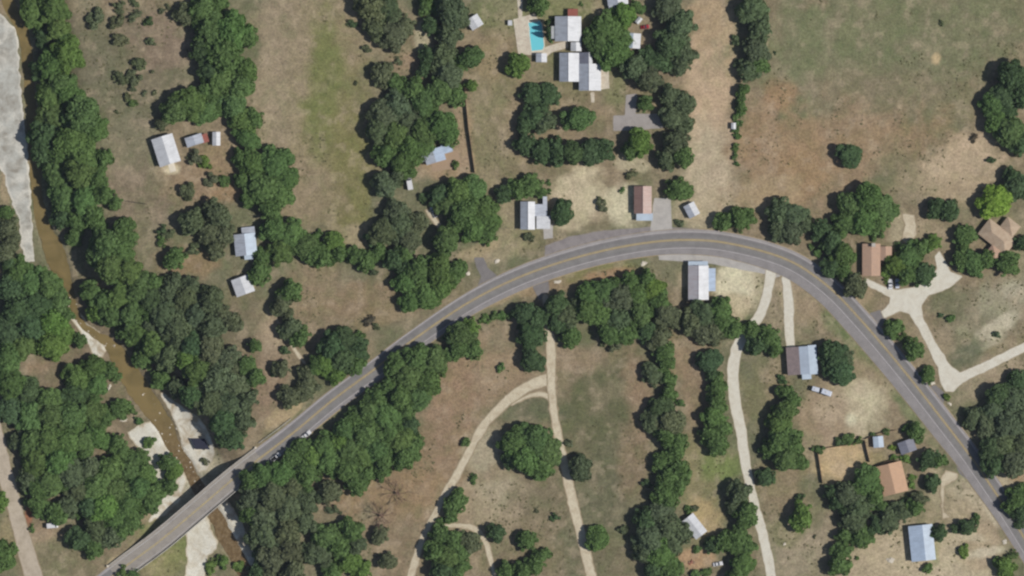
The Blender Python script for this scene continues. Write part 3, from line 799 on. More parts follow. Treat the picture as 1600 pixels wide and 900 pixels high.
# 2 grey shed with red awning
r = site('shed', 304, 219.5, 18, 'grey metal shed with a red awning between barn and white shed', 'shed')
gable(r, -q(13), -q(7), q(13), q(7), 2.4, .7, M['grey_roof'], M['grey_roof'], M['wall_metal'], .2)
lean_to(r, q(12), -q(8), q(21), q(4), 2.2, 1.9, 'w', M['red_roof'], name='awning')
# 3 white shed
r = site('garden_shed', 338.5, 217, 0, 'narrow white roofed shed just east of the grey shed', 'shed')
gable(r, -q(5.5), -q(10), q(5.5), q(10), 2.4, .6, M['white_roof'], M['white_roof'], M['wall'], .2)
# 4 cabin among trees
r = site('cabin', 385, 383, 6, 'pale blue-grey roofed cabin half hidden by trees south of the meadow', 'house')
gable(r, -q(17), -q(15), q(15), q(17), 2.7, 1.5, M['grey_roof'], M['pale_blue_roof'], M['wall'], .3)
lean_to(r, -q(4), q(18), q(15), q(27), 2.6, 2.2, 's', M['grey_roof'], M['wall'])
lean_to(r, -q(4), -q(22), q(8), -q(16), 2.6, 2.2, 'n', M['pale_blue_roof'], M['wall'])
# 5 white cottage
r = site('cottage', 381, 446, 20, 'bright white roofed cottage in the trees south of the cabin', 'house')
gable(r, -q(15), -q(13), q(13), q(13), 2.6, 1.1, M['white_roof'], M['white_roof'], M['wall'], .3)
# 6 octagonal hut
r = site('garden_hut', 742, 35, 32, 'small white square hut in the grass west of the pool', 'hut')
gable(r, -q(9.5), -q(9), q(9.5), q(9), 2.3, .7, M['white_roof'], M['white_roof'], M['wall'], .2)
# 7 workshop with paved yard
r = site('workshop', 684, 243, 17, 'grey-blue roofed workshop west of the long board fence', 'workshop')
gable(r, -q(20), -q(9), q(10), q(11), 2.6, .9, M['grey_roof'], M['blue_roof'], M['wall_stone'], .25)
lean_to(r, q(10), q(0), q(24), q(13), 2.5, 2.1, 'w', M['blue_roof'], M['wall_stone'])
lean_to(r, -q(24), -q(2), -q(21), q(9), 2.5, 2.2, 'e', M['grey_roof'], M['wall_stone'])
patch('workshop_yard', [(672,250),(700,236),(716,234),(722,262),(676,268)], M['brick_floor'], 0.08, 0.2)

# 9 farmhouse: four connected volumes, west slopes' shade put into darker roof colours
r = site('farmhouse', 900, 85, 0, 'rambling white farmhouse of four metal roofed wings beside the pool', 'house')
def loc(px, py): return (q(px-900), q(85-py))
def vol(xa, ya, xb, yb, **k):     # pixel box -> local box
    (x0, y1), (x1, y0) = loc(xa, ya), loc(xb, yb); return x0, y0, x1, y1
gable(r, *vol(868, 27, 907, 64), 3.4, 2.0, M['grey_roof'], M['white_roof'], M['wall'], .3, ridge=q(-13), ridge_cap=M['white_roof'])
lean_to(r, *vol(862, 42, 868, 60), 3.3, 2.7, 'e', M['white_roof'], M['wall'])
lean_to(r, *vol(888, 15, 902, 25), 2.7, 2.4, 's', M['red_roof'], name='porch_roof')
gable(r, *vol(892, 66.5, 908, 80), 2.6, .9, M['white_roof'], M['white_roof'], M['wall'], .1, openings=False)
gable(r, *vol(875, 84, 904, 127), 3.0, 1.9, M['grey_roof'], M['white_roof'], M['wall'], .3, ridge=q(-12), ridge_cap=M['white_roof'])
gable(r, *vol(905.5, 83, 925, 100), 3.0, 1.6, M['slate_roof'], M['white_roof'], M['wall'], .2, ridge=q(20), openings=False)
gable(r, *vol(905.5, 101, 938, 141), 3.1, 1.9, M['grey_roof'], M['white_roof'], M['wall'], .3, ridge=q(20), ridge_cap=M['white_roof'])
patch('farmhouse_patio', [(938,106),(951,106),(952,138),(938,140)], M['deck'], 0.07, 0.2)
patch('farmhouse_path', [(922,144),(929,144),(929,160),(924,160)], M['deck'], 0.07, 0.15)
# pool: basin, coping, water; sunk into a stone deck
patch('pool_deck', [(802,30),(836,21),(842,34),(826,36),(834,80),(850,74),(868,68),(886,64),(888,74),(862,82),(850,92),(836,86),(810,85)], M['deck'], 0.07, 0.2)
patch('pool_path', [(808,-4),(816,-4),(816,26),(810,30)], M['deck'], 0.06, 0.15)
pool = site('swimming_pool', 838, 56, 6, 'turquoise swimming pool on a pale stone deck west of the farmhouse', 'pool')
m, nt, b = new_mat('pool_water')
b.inputs['Base Color'].default_value = (*lin((112,200,212)), 1); b.inputs['Roughness'].default_value = 0.05; b.inputs['IOR'].default_value = 1.33
pos = node(nt, 'ShaderNodeNewGeometry').outputs['Position']; bump(nt, b, noise_n(nt, 1.2, 3, pos), 0.2, 0.1)
M['pool_water'] = m
V = [(-2.9,-6.8),(2.3,-6.8),(3.1,-5.0),(3.1,5.2),(2.2,6.8),(-3.1,6.8)]
V = [(a, b_) for a, b_ in V]
MB().slab([(a, b_, .13) for a, b_ in V], .3).build('water', M['pool_water'], pool)
for k in range(len(V)):
    a = Vector(V[k]); c_ = Vector(V[(k+1) % len(V)]); d_ = (c_-a).normalized(); n_ = Vector((d_.y, -d_.x))
    p1, p2 = a - d_*.2, c_ + d_*.2
    MB().slab([(p1.x+n_.x*.45, p1.y+n_.y*.45, .2+.002*k), (p2.x+n_.x*.45, p2.y+n_.y*.45, .2+.002*k), (p2.x, p2.y, .2+.002*k), (p1.x, p1.y, .2+.002*k)], .4).build('coping', M['paleconcrete'], pool)
r = site('pool_cabana', 846, 91, 0, 'little white pool cabana off the south corner of the pool', 'hut')
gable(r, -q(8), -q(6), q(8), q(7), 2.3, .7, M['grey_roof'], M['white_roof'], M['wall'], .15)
r = site('pool_locker', 797, 36, 0, 'tiny white box at the northwest edge of the pool deck', 'box')
MB().box(-.9, -1.1, -.2, .9, 1.1, 1.5).build('body', M['wall'], r); MB().slab([(-1,-1.2,1.6),(1,-1.2,1.6),(1,1.2,1.75),(-1,1.2,1.75)], .09).build('lid', M['white_roof'], r)
# 10 small buildings north-east of the farmhouse
r = site('guest_house', 964, 1, 6, 'white roofed guest house north of the big farm oak', 'house')
gable(r, -q(14), -q(6), q(16), q(22), 2.8, 1.3, M['grey_roof'], M['white_roof'], M['wall'], .3)
lean_to(r, -q(13), -q(13), -q(4), -q(7), 2.6, 2.2, 'n', M['grey_roof'], M['wall'])
r = site('shed', 989, 63, -4, 'pale blue roofed shed on the east edge of the big farm oak', 'shed')
gable(r, -q(11), -q(12), q(11), q(10), 2.5, .9, M['pale_blue_roof'], M['white_roof'], M['wall'], .25)
lean_to(r, -q(16), -q(11), -q(11.6), -q(2), 2.3, 2.0, 'e', M['blue_roof'], M['wall'])
r = site('hen_house', 998, 32, -40, 'tiny white roofed hut north of the pale blue shed', 'hut')
gable(r, -q(3.2), -q(5), q(3.2), q(5), 1.7, .5, M['white_roof'], M['white_roof'], M['wall'], .1, openings=False)
opening(r, 'door', 's', 0, -q(3.2), -q(5), q(3.2), q(5), .6, 1.2, 0)
# 13 white cottage by the road
r = site('roadside_cottage', 835, 336, 0, 'white cottage with cross gabled roof on the north side of the highway', 'house')
gable(r, -q(21), -q(22), -q(0), q(20), 3.0, 1.5, M['grey_roof'], M['white_roof'], M['wall'], .25, ridge=-q(10), ridge_cap=M['white_roof'])
lean_to(r, q(0.8), -q(1), q(19), q(16), 2.9, 2.3, 'w', M['grey_roof'], M['wall'])
lean_to(r, q(14), q(17), q(19), q(28), 2.7, 2.4, 'w', M['grey_roof'], M['wall'])
lean_to(r, q(4), -q(21), q(24), -q(2), 2.6, 2.2, 'w', M['white_roof'], M['wall'])
# 14 rust-roofed house
r = site('rust_roofed_house', 1003, 314, 0, 'house with streaky rust coloured metal roof north of the highway', 'house')
gable(r, -q(11.5), -q(19), q(14), q(22), 3.0, 1.9, M['rustdark_roof'], M['rust_roof'], M['wall'], .3, ridge_cap=M['rust_roof'])
lean_to(r, -q(8), -q(30), q(16), -q(20), 2.8, 2.3, 'n', M['pale_blue_roof'], name='porch_roof')
# 15 roadside hut
r = site('roadside_hut', 1081, 328, 28, 'small white hut beside the pale orchard strip near the highway', 'hut')
gable(r, -q(9), -q(10), q(8), q(10), 2.4, .8, M['grey_roof'], M['white_roof'], M['wall'], .2)
# 16 roadside store
r = site('roadside_store', 1092, 440, 0, 'long roadside store with patched grey and white gable roof inside the bend', 'store')
gable(r, -q(16), -q(27.5), q(14), q(24), 3.2, 1.7, M['patch_roof'], M['white_roof'], M['wall'], .3, ridge=-q(1), ridge_cap=M['patch_roof'])
lean_to(r, q(15), -q(14), q(25), q(20), 3.0, 2.4, 'w', M['blue_roof'], name='porch_roof')
lean_to(r, -q(16), q(25), q(13), q(31), 2.9, 2.6, 's', M['pale_blue_roof'], name='porch_roof')
# 17 patchwork house
r = site('patchwork_house', 1254, 565, 4, 'house with brown, blue and pale blue roof strips beside the dark oak', 'house')
gable(r, -q(24), -q(19), q(9), q(23), 2.9, 1.3, M['brown_roof'], M['steel_blue_roof'], M['wall'], .25, ridge=-q(5))
lean_to(r, q(10), -q(20), q(22), q(24), 2.8, 2.3, 'w', M['pale_blue_roof'], M['wall'])
lean_to(r, -q(2), -q(27), q(11), -q(20.5), 2.6, 2.2, 'n', M['pale_blue_roof'], name='porch_roof')
# 19 L-shaped tan house
r = site('tan_house', 1366, 404, 0, 'L-shaped house with plain tan shingle roof and dark chimney by the gravel fork', 'house')
gable(r, -q(18), -q(26), q(8), q(22), 2.8, 1.0, M['tan_roof'], M['tan_roof'], M['wall_stone'], .35)
gable(r, q(8.6), -q(2), q(26), q(18), 2.7, .8, M['tan_roof'], M['tan_roof'], M['wall_stone'], .3, openings=False)
chimney(r, -q(2), q(21), 2.5, 5.2, .75)
# 20 hip-roofed tan house
r = site('hip_roofed_house', 1558, 370, -38, 'sprawling hip roofed house with sandy tan roof south of the lime-green tree', 'house')
hip(r, -q(26), -q(14), q(26), q(14), 2.8, 2.0, [M['sand_roof']]*4, M['wall_stone'], .4, True, 'x')
hip(r, q(2), -q(34), q(24), -q(14.6), 2.7, 1.6, [M['tan_roof']]*4, M['wall_stone'], .3, False)
hip(r, -q(6), q(14.6), q(18), q(34), 2.7, 1.6, [M['sand_roof']]*4, M['wall_stone'], .3, False)
# 21 terracotta house
r = site('terracotta_house', 1396, 748, 14, 'house with plain terracotta gable roof east of the fenced yard', 'house')
gable(r, -q(21), -q(22), q(17), q(24), 2.8, 1.7, M['terracotta_roof'], M['terracotta_roof'], M['wall_stone'], .3, ridge=-q(3))
# 22 sheds
r = site('shed', 1372, 690, 5, 'small pale blue shed in the corner of the fenced yard', 'shed')
gable(r, -q(7.5), -q(8.5), q(7.5), q(8), 2.3, .5, M['pale_blue_roof'], M['pale_blue_roof'], M['wall_metal'], .15)
r = site('shed', 1418, 697, 20, 'slate grey roofed shed near the highway north of the terracotta house', 'shed')
gable(r, -q(13), -q(9), q(11), q(9), 2.4, .8, M['slate_roof'], M['slate_roof'], M['wall'], .25)
# 23 blue-grey house
r = site('blue_grey_house', 1439, 848, 6, 'blue-grey metal roofed house standing alone in the southeast yard', 'house')
gable(r, -q(17), -q(27), q(19), q(27), 2.9, 1.1, M['blue_roof'], M['pale_blue_roof'], M['wall'], .3, ridge=q(4))
# 24 white roof under trees
r = site('cabin', 1085, 822, 38, 'white roofed cabin peeping out from under big trees in the south', 'house')
gable(r, -q(10), -q(17), q(10), q(17), 2.6, .9, M['white_roof'], M['white_roof'], M['wall'], .3)
# 31 low block with a dark top on the creek bank
r = site('creek_hut', 313, 694, 0, 'low dark roofed hut on the pale gravel bank above the bridge', 'hut')
MB().slab([(-q(11),-q(10),.25),(q(17),-q(10),.25),(q(8),q(10),.25),(-q(19),q(10),.25)][0:4], .7).build('plinth', M['paleconcrete'], r)
MB().slab([(-q(7.5),-q(8),1.5),(q(13.5),-q(8),1.5),(q(5.5),q(8),1.5),(-q(15),q(8),1.5)], 1.25).build('wall', M['bridge_concrete'], r)
MB().slab([(-q(8),-q(8.5),1.64),(q(14.5),-q(8.5),1.64),(q(6),q(8.5),1.64),(-q(16),q(8.5),1.64)], .14).build('roof', M['dark_roof'], r)

# ================================================================ FENCES
def fence(pts, label, h=1.8, mat=None, bay=2.4):
    mat = mat or M['wood']
    x, y = P(*pts[0]); root = empty('board_fence', (x, y, 0)); tag(root, label, 'fence')
    bay_me = None
    for a, b_ in zip(pts[:-1], pts[1:]):
        A, B = Vector(P(*a)), Vector(P(*b_)); L = (B-A).length; n = max(1, round(L/bay)); d_ = (B-A)/n
        ang = math.atan2(d_.y, d_.x)
        panel = MB().box(0.06, -.03, .05, d_.length-.06, .03, h).v
        pf = [(0,3,2,1),(4,5,6,7),(0,1,5,4),(1,2,6,5),(2,3,7,6),(3,0,4,7)]
        me1 = bpy.data.meshes.new('fence_panel'); me1.from_pydata(panel, [], pf); me1.materials.append(mat)
        me2 = bpy.data.meshes.new('post'); mm = MB().box(-.06,-.06,-.4,.06,.06,h+.12); me2.from_pydata(mm.v, [], mm.f); me2.materials.append(mat)
        for k in range(n):
            p_ = A + d_*k; g = float(hgt(np.array([p_.x]), np.array([p_.y]))[0])
            for nm, me_ in (('fence_panel', me1), ('post', me2)):
                o = link_mesh(nm, me_, root); o.location = (p_.x-x, p_.y-y, g); o.rotation_euler = (0, 0, ang)
        o = link_mesh('post', me2, root); o.location = (B.x-x, B.y-y, float(hgt(np.array([B.x]), np.array([B.y]))[0])); o.rotation_euler = (0, 0, ang)
fence([(726,132),(728,160),(732,200),(737,235),(742,270)], 'long brown board fence running north to south east of the workshop', 2.2)
fence([(1277,704),(1280,722),(1285,755)], 'brown board fence on the west side of the square tan yard', 2.0)
fence([(1351,688),(1354,702),(1359,722)], 'brown board fence between the square tan yard and the blue shed', 2.0)
fence([(1290,700),(1320,696),(1348,689)], 'board fence along the north side of the square tan yard', 1.8)
fence([(1368,728),(1382,722),(1398,718)], 'short board fence on the north side of the terracotta house', 1.8)
fence([(1352,686),(1372,677),(1400,672)], 'short board fence behind the small pale blue shed', 1.6)

# ================================================================ VEHICLES
def ring_loft(name, rings, mat, parent):
    n = len(rings[0]); v = [p for r_ in rings for p in r_]
    f = [(k*n+i, k*n+(i+1) % n, (k+1)*n+(i+1) % n, (k+1)*n+i) for k in range(len(rings)-1) for i in range(n)]
    f += [tuple(range(n-1, -1, -1)), tuple(range((len(rings)-1)*n, len(rings)*n))]
    return mesh_obj(name, v, f, mat, parent)
def car(px, py, rot, paint, label, kind='car', L=4.5, Wd=1.8):
    r = site({'car': 'parked_car', 'pickup': 'pickup_truck', 'van': 'parked_van'}[kind], px, py, rot, label, {'car': 'car', 'pickup': 'truck', 'van': 'van'}[kind])
    hw_, l2 = Wd/2, L/2
    prof = {'car': [(-l2,.75,.9),(-l2*.7,.82,.98),(-l2*.45,.85,1.0),(l2*.35,.85,1.0),(l2*.8,.78,.97),(l2,.62,.86)],
            'pickup': [(-l2,1.0,.98),(-l2*.2,1.0,1.0),(l2*.35,1.02,1.0),(l2*.85,.98,.97),(l2,.8,.9)],
            'van': [(-l2,2.2,.95),(-l2*.9,2.4,1.0),(l2*.5,2.4,1.0),(l2*.72,1.9,.98),(l2*.8,1.15,.97),(l2,.95,.9)]}[kind]
    rings = []
    for x, top, ws in prof:
        y_ = hw_*ws
        rings.append([(x,-y_,.3),(x,y_,.3),(x,y_*1.02,top*.7),(x,y_*.93,top),(x,-y_*.93,top),(x,-y_*1.02,top*.7)])
    ring_loft('body', rings, paint, r)
    if kind != 'van':
        c0, c1 = (-l2*.62, l2*.3) if kind == 'car' else (-l2*.08, l2*.5)
        zb = .84 if kind == 'car' else 1.01; zt = 1.42 if kind == 'car' else 1.75
        cab = ring_loft('cabin', [[(c0,-hw_*.88,zb),(c0,hw_*.88,zb),(c0+.25,hw_*.72,zt-.04),(c0+.25,-hw_*.72,zt-.04)],[(c0+.35,-hw_*.9,zb),(c0+.35,hw_*.9,zb),(c0+.45,hw_*.74,zt),(c0+.45,-hw_*.74,zt)],
              [(c1-.2,-hw_*.9,zb),(c1-.2,hw_*.9,zb),(c1-.75,hw_*.74,zt),(c1-.75,-hw_*.74,zt)],[(c1,-hw_*.86,zb),(c1,hw_*.86,zb),(c1-.7,hw_*.7,zt-.02),(c1-.7,-hw_*.7,zt-.02)]], M['glass'], r)
        MB().slab([(c0+.35,-hw_*.70,zt+.03),(c1-.78,-hw_*.70,zt+.03),(c1-.78,hw_*.70,zt+.03),(c0+.35,hw_*.70,zt+.03)], .05).build('cabin_roof', paint, cab)
        if kind == 'pickup':
            MB().box(-l2*.95, -hw_*.8, 1.005, -l2*.12, hw_*.8, 1.02).build('load_bed', M['tyre'], r)
    else:
        MB().slab([(l2*.51,-hw_*.8,2.36),(l2*.73,-hw_*.8,1.92),(l2*.73,hw_*.8,1.92),(l2*.51,hw_*.8,2.36)], .03).build('windscreen', M['glass'], r).location.z = .04
    for sx_ in (-1, 1):
        for sy_ in (-1, 1):
            wv_ = MB().tube((sx_*l2*.62, sy_*(hw_-.18), .33), (sx_*l2*.62, sy_*(hw_+.03), .33), .33, .33, 14).build('wheel', M['tyre'], r)
            MB().tube((sx_*l2*.62, sy_*(hw_+.03), .33), (sx_*l2*.62, sy_*(hw_+.045), .33), .2, .2, 10).build('rim', M['rim'], wv_)
    for sy_ in (-1, 1):
        MB().box(l2-.04, sy_*hw_*.6-.16, .5, l2+.02, sy_*hw_*.6+.16, .66).build('headlight', M['lamp_white'], r)
        MB().box(-l2-.02, sy_*hw_*.66-.12, .5, -l2+.04, sy_*hw_*.66+.12, .68).build('tail_light', M['lamp_red'], r)
    return r
car(640, 287, 100, M['white_paint'], 'white van parked in the wood west of the workshop', 'van', 5.8, 2.5)
car(1391, 444, 92, M['white_paint'], 'white car parked on gravel beneath the tree by the tan house', 'car', 4.8, 2.1)
car(1402, 443, 90, M['silver_paint'], 'silver car parked on gravel beside the white car', 'car', 4.5, 1.9)
car(431, 714, 38, M['white_paint'], 'white pickup pulled off the highway under trees past the bridge', 'pickup', 5.4, 2.1)
car(479, 679, 40, M['white_paint'], 'white car pulled off under trees on the south highway shoulder', 'car', 4.8, 2.0)
car(1122, 881, 10, M['white_paint'], 'white car under trees east of the brick rubble heap', 'car', 4.6, 1.9)
car(82, 821, 5, M['white_paint'], 'white van at the edge of the wood near the dirt road', 'van', 5.4, 2.4)
car(1008, 42, 8, M['red_paint'], 'small red car parked northeast of the farmhouse', 'car', 4.0, 1.8)
car(678, 331, 115, M['silver_paint'], 'silver pickup on the sandy path below the white van', 'pickup', 5.4, 2.1)
# two pale travel trailers
def trailer(px, py, rot, L, Wd, label):
    r = site('travel_trailer', px, py, rot, label, 'trailer'); l2, hw_ = L/2, Wd/2
    ring_loft('body', [[(x,-hw_,.5),(x,hw_,.5),(x,hw_,t-.25),(x,hw_*.86,t),(x,-hw_*.86,t),(x,-hw_,t-.25)] for x, t in ((-l2,2.2),(-l2*.88,2.6),(l2*.8,2.6),(l2,1.9))], M['silver_paint'], r)
    MB().box(-.5,-.35,2.61,.4,.35,2.85).build('air_conditioner', M['white_paint'], r)
    MB().tube((l2,0,.5),(l2+1.1,0,.45),.06,.06,6).build('hitch', M['steel'], r)
    for sy_ in (-1, 1):
        wv_ = MB().tube((-.3, sy_*(hw_-.2), .33), (-.3, sy_*(hw_+.02), .33), .33, .33, 12).build('wheel', M['tyre'], r)
        MB().tube((-.3, sy_*(hw_+.02), .33), (-.3, sy_*(hw_+.035), .33), .19, .19, 10).build('rim', M['rim'], wv_)
    MB().box(-.9, -hw_-.02, 1.3, .2, -hw_+.02, 1.9).build('window', M['glass'], r)
trailer(1274, 608, -15, 3.6, 2.2, 'smaller western one of two pale trailers below the patchwork house')
trailer(1291, 613, -20, 5.0, 2.5, 'larger eastern one of two pale trailers below the patchwork house')

# utility pole whose long shadow crosses the pasture, water tank in the orchard hedge
r = site('utility_pole', 229, 319, 0, 'lone utility pole casting a thin shadow over the pasture', 'pole')
MB().tube((0,0,-.5),(0,0,10.5),.19,.13,8).build('pole', M['pole'], r)
MB().box(-1.2,-.06,9.7,1.2,.06,9.85).build('crossarm', M['pole'], r)
for k in (-1.05, -.4, .4, 1.05): MB().tube((k,0,9.851),(k,0,10.1),.05,.03,6).build('insulator', M['trim'], r)
r = site('pump_house', 1146, 197, 0, 'tiny white pump house in the hedge east of the orchard strip', 'hut')
gable(r, -q(3.2), -q(4.6), q(3.2), q(4.6), 1.8, .4, M['white_roof'], M['white_roof'], M['wall'], .1, openings=False)
opening(r, 'door', 'w', 0, -q(3.2), -q(4.6), q(3.2), q(4.6), .7, 1.5, 0)

# pale boulders and slabs that show along the roads
def boulder(px, py, rx, ry, rot, label, seed):
    rg = random.Random(seed)
    bm = bmesh.new(); bmesh.ops.create_icosphere(bm, subdivisions=1, radius=1.0)
    bmesh.ops.subdivide_edges(bm, edges=bm.edges, cuts=1)
    for v in bm.verts:
        k = rg.uniform(.45, 1.0); v.co = Vector((v.co.x*k*rx*PX*.8, v.co.y*k*ry*PX*.8, max(-.3, v.co.z*k*.5)))
    me = bpy.data.meshes.new('boulder'); bm.to_mesh(me); bm.free(); me.materials.append(M['boulder'])
    o = link_mesh('boulder', me); x, y = P(px, py); o.location = (x, y, hz(px, py)+.05); o.rotation_euler = (0, 0, math.radians(rot)); tag(o, label, 'boulder', 'pale roadside boulders')
boulder(776,408,8,7,30,'pale boulder in the grass just east of the asphalt side road',1)
boulder(731,427,7,6,0,'pale boulder in the verge west of the asphalt side road',2)
boulder(1006,412,9,7,15,'pale flat boulder in the verge west of the roadside store',3)
boulder(871,440,11,5,8,'long pale boulder beside the south side road junction',4)
boulder(1457,599,7,5,0,'pale boulder at the highway edge by the gravel corner',5)
boulder(1484,631,7,4,-40,'pale boulder south of the gravel corner entrance',6)
boulder(1226,850,5,5,0,'small pale boulder in the grass east of the gravel drive',7)
boulder(1391,875,12,8,0,'broad pale boulder west of the blue-grey house',8)
boulder(170,605,4,9,-20,'pale boulder in the wood west of the creek',9)
boulder(192,657,12,4,10,'pale slab of rock on the west bank of the creek bend',10)
boulder(1570,847,7,8,0,'pale boulder by the highway at the southeast edge',11)
boulder(233,619,4,3,0,'small pale rock at the waterline of the creek bend',12)
# rubble heap of brick in the southern clearing
heap = empty('brick_heap', (*P(1080, 879), hz(1080, 879))); tag(heap, 'heap of red brick rubble in the small southern clearing', 'rubble heap')
for k in range(14):
    a = rnd.uniform(0, 6.28); d_ = rnd.uniform(0, 1.6)
    o = MB().box(-.35,-.25,-.2,.35,.25,.25).build('brick', M['red_roof'] if k % 2 else M['brick_floor'], heap)
    o.location = (d_*math.cos(a), d_*math.sin(a), .15+.25*(1.6-d_)*rnd.random()); o.rotation_euler = (rnd.uniform(-.4,.4), rnd.uniform(-.4,.4), rnd.uniform(0,3))
# ================================================================ VEGETATION
def leaf_mat(name):
    m, nt, b = new_mat(name)
    oi = node(nt, 'ShaderNodeObjectInfo')
    pos = node(nt, 'ShaderNodeNewGeometry').outputs['Position']
    n1 = noise_n(nt, 0.55, 4, pos, 0.6); n2 = noise_n(nt, 2.6, 3, pos)
    c = mixrgb(nt, 1.0, oi.outputs['Color'], ramp(nt, n1, [(0.30, 0.75), (0.5, 1.0), (0.70, 1.28)]), 'MULTIPLY')
    c = mixrgb(nt, ramp(nt, n2, [(0.42, 0.0), (0.68, 0.45)]), c, mixrgb(nt, 1.0, c, (1.35, 1.18, 0.85), 'MULTIPLY'))
    nt.nodes.remove(b)
    d = node(nt, 'ShaderNodeBsdfDiffuse'); t = node(nt, 'ShaderNodeBsdfTranslucent')
    nt.links.new(c, d.inputs['Color']); nt.links.new(mixrgb(nt, 1.0, c, (1.2, 1.25, 0.6), 'MULTIPLY'), t.inputs['Color'])
    mx = node(nt, 'ShaderNodeMixShader'); mx.inputs[0].default_value = 0.34
    nt.links.new(d.outputs[0], mx.inputs[1]); nt.links.new(t.outputs[0], mx.inputs[2])
    nt.links.new(mx.outputs[0], nt.nodes['Material Output'].inputs['Surface'])
    return m
M['leaf'] = leaf_mat('leaf')

def leaves(g, pts, nrm, size, zs):
    """pts/nrm -> quads with a random tilt about the outward direction; zs = height/radius so tilt survives scaling"""
    n = len(pts)
    nrm = nrm + g.normal(0, .62, (n, 3)); nrm /= np.linalg.norm(nrm, axis=1)[:, None]
    t = np.cross(nrm, g.normal(0, 1, (n, 3))); t /= np.linalg.norm(t, axis=1)[:, None] + 1e-9
    b_ = np.cross(nrm, t)
    s = (size * g.uniform(.65, 1.35, n))[:, None]
    e = g.uniform(.55, 1.0, (n, 1))
    sc = np.array([1, 1, zs])
    corners = [(-t*s - b_*s*e), (t*s*.9 - b_*s*e*.8), (t*s + b_*s*e), (-t*s*.8 + b_*s*e*.9)]
    return np.stack([pts + c*sc for c in corners], 1).reshape(-1, 3)

def crown_mesh(name, seed, nleaf, size, kind='oak'):
    g = np.random.default_rng(seed)
    lob = []
    if kind == 'oak':
        lob.append((0, 0, .42, .70))
        for k in range(g.integers(9, 14)):
            a = g.uniform(0, 6.283); r = g.uniform(.16, .34); d = g.uniform(.5, 1.10 - r)
            lob.append((d*math.cos(a), d*math.sin(a), g.uniform(.28, .50), r))
        for k in range(14):
            a = g.uniform(0, 6.283); d = g.uniform(.0, .62); r = g.uniform(.13, .24)
            lob.append((d*math.cos(a), d*math.sin(a), .42 + .62*math.sqrt(max(.05, .49-d*d)) - r*.35, r))
    elif kind == 'juniper':
        lob.append((0, 0, .45, .62))
        for k in range(8):
            a = g.uniform(0, 6.283); d = g.uniform(.3, .62); lob.append((d*math.cos(a), d*math.sin(a), g.uniform(.25, .55), g.uniform(.25, .4)))
        for k in range(4):
            a = g.uniform(0, 6.283); d = g.uniform(0, .25); lob.append((d*math.cos(a), d*math.sin(a), g.uniform(.65, .85), g.uniform(.16, .26)))
    else:   # shrub: low, reaching the ground
        lob.append((0, 0, .32, .46))
        for k in range(10):
            a = g.uniform(0, 6.283); d = g.uniform(.35, .95); lob.append((d*math.cos(a), d*math.sin(a), g.uniform(.12, .45), g.uniform(.10, .36)))
    L = np.array(lob)
    area = L[:, 3]**2; cnt = np.maximum(8, (nleaf*2.2*area/area.sum()).astype(int))
    P_, N_ = [], []
    for (x, y, z, r), c in zip(lob, cnt):
        d = g.normal(0, 1, (c, 3)); d /= np.linalg.norm(d, axis=1)[:, None]
        d = d[d[:, 2] > -.55]
        rad = r * g.uniform(.72, 1.06, len(d))[:, None]
        p = np.array([x, y, z]) + d * rad * np.array([1, 1, .62])
        P_.append(p); N_.append(d)
    p = np.concatenate(P_); n = np.concatenate(N_)
    keep = np.ones(len(p), bool)
    for (x, y, z, r) in lob:
        dd = np.sqrt(((p[:, :2] - [x, y])**2).sum(1) + ((p[:, 2]-z)/.62)**2)
        keep &= ~(dd < r*.70)
    keep &= p[:, 2] > .03
    p, n = p[keep], n[keep]
    if len(p) > nleaf:
        sel = g.choice(len(p), nleaf, replace=False); p, n = p[sel], n[sel]
    v = leaves(g, p, n, size, .62)
    f = np.arange(len(v)).reshape(-1, 4)
    me = bpy.data.meshes.new(name)
    me.vertices.add(len(v)); me.vertices.foreach_set('co', v.ravel())
    me.loops.add(f.size); me.loops.foreach_set('vertex_index', f.ravel())
    me.polygons.add(len(f)); me.polygons.foreach_set('loop_start', np.arange(0, f.size, 4))
    me.update(calc_edges=True); me.materials.append(M['leaf'])
    return me

def trunk_mesh(name, seed, limbs=5, bare=False):
    g = random.Random(seed); mb = MB()
    lean = (g.uniform(-.06, .06), g.uniform(-.06, .06))
    fork = (lean[0], lean[1], .34)
    mb.tube((0, 0, -.08), (lean[0]*.5, lean[1]*.5, .17), .085, .065, 7); mb.tube((lean[0]*.5, lean[1]*.5, .17), fork, .066, .055, 7)
    for k in range(limbs):
        a = 6.283*k/limbs + g.uniform(-.4, .4); d = g.uniform(.32, .6)
        mid_ = (fork[0] + d*.5*math.cos(a), fork[1] + d*.5*math.sin(a), .34 + g.uniform(.10, .18))
        end = (fork[0] + d*math.cos(a+g.uniform(-.3, .3)), fork[1] + d*math.sin(a), g.uniform(.55, .72))
        mb.tube(fork, mid_, .042, .028, 5); mb.tube(mid_, end, .028, .01, 5)
    me = bpy.data.meshes.new(name); me.from_pydata(mb.v, [], mb.f); me.update(); me.materials.append(M['bark'])
    return me
OAK = [(crown_mesh('oak_crown', 100+k, 3400, .062, 'oak'), trunk_mesh('oak_trunk', 40+k)) for k in range(16)]
SPARSE = [(crown_mesh('thin_crown', 700+k, 1900, .066, 'oak'), trunk_mesh('oak_trunk', 140+k, 6)) for k in range(6)]
JUN = [(crown_mesh('juniper_crown', 200+k, 2600, .062, 'juniper'), trunk_mesh('juniper_trunk', 60+k, 4)) for k in range(4)]
SHR = [crown_mesh('shrub', 300+k, 900, .085, 'shrub') for k in range(6)]

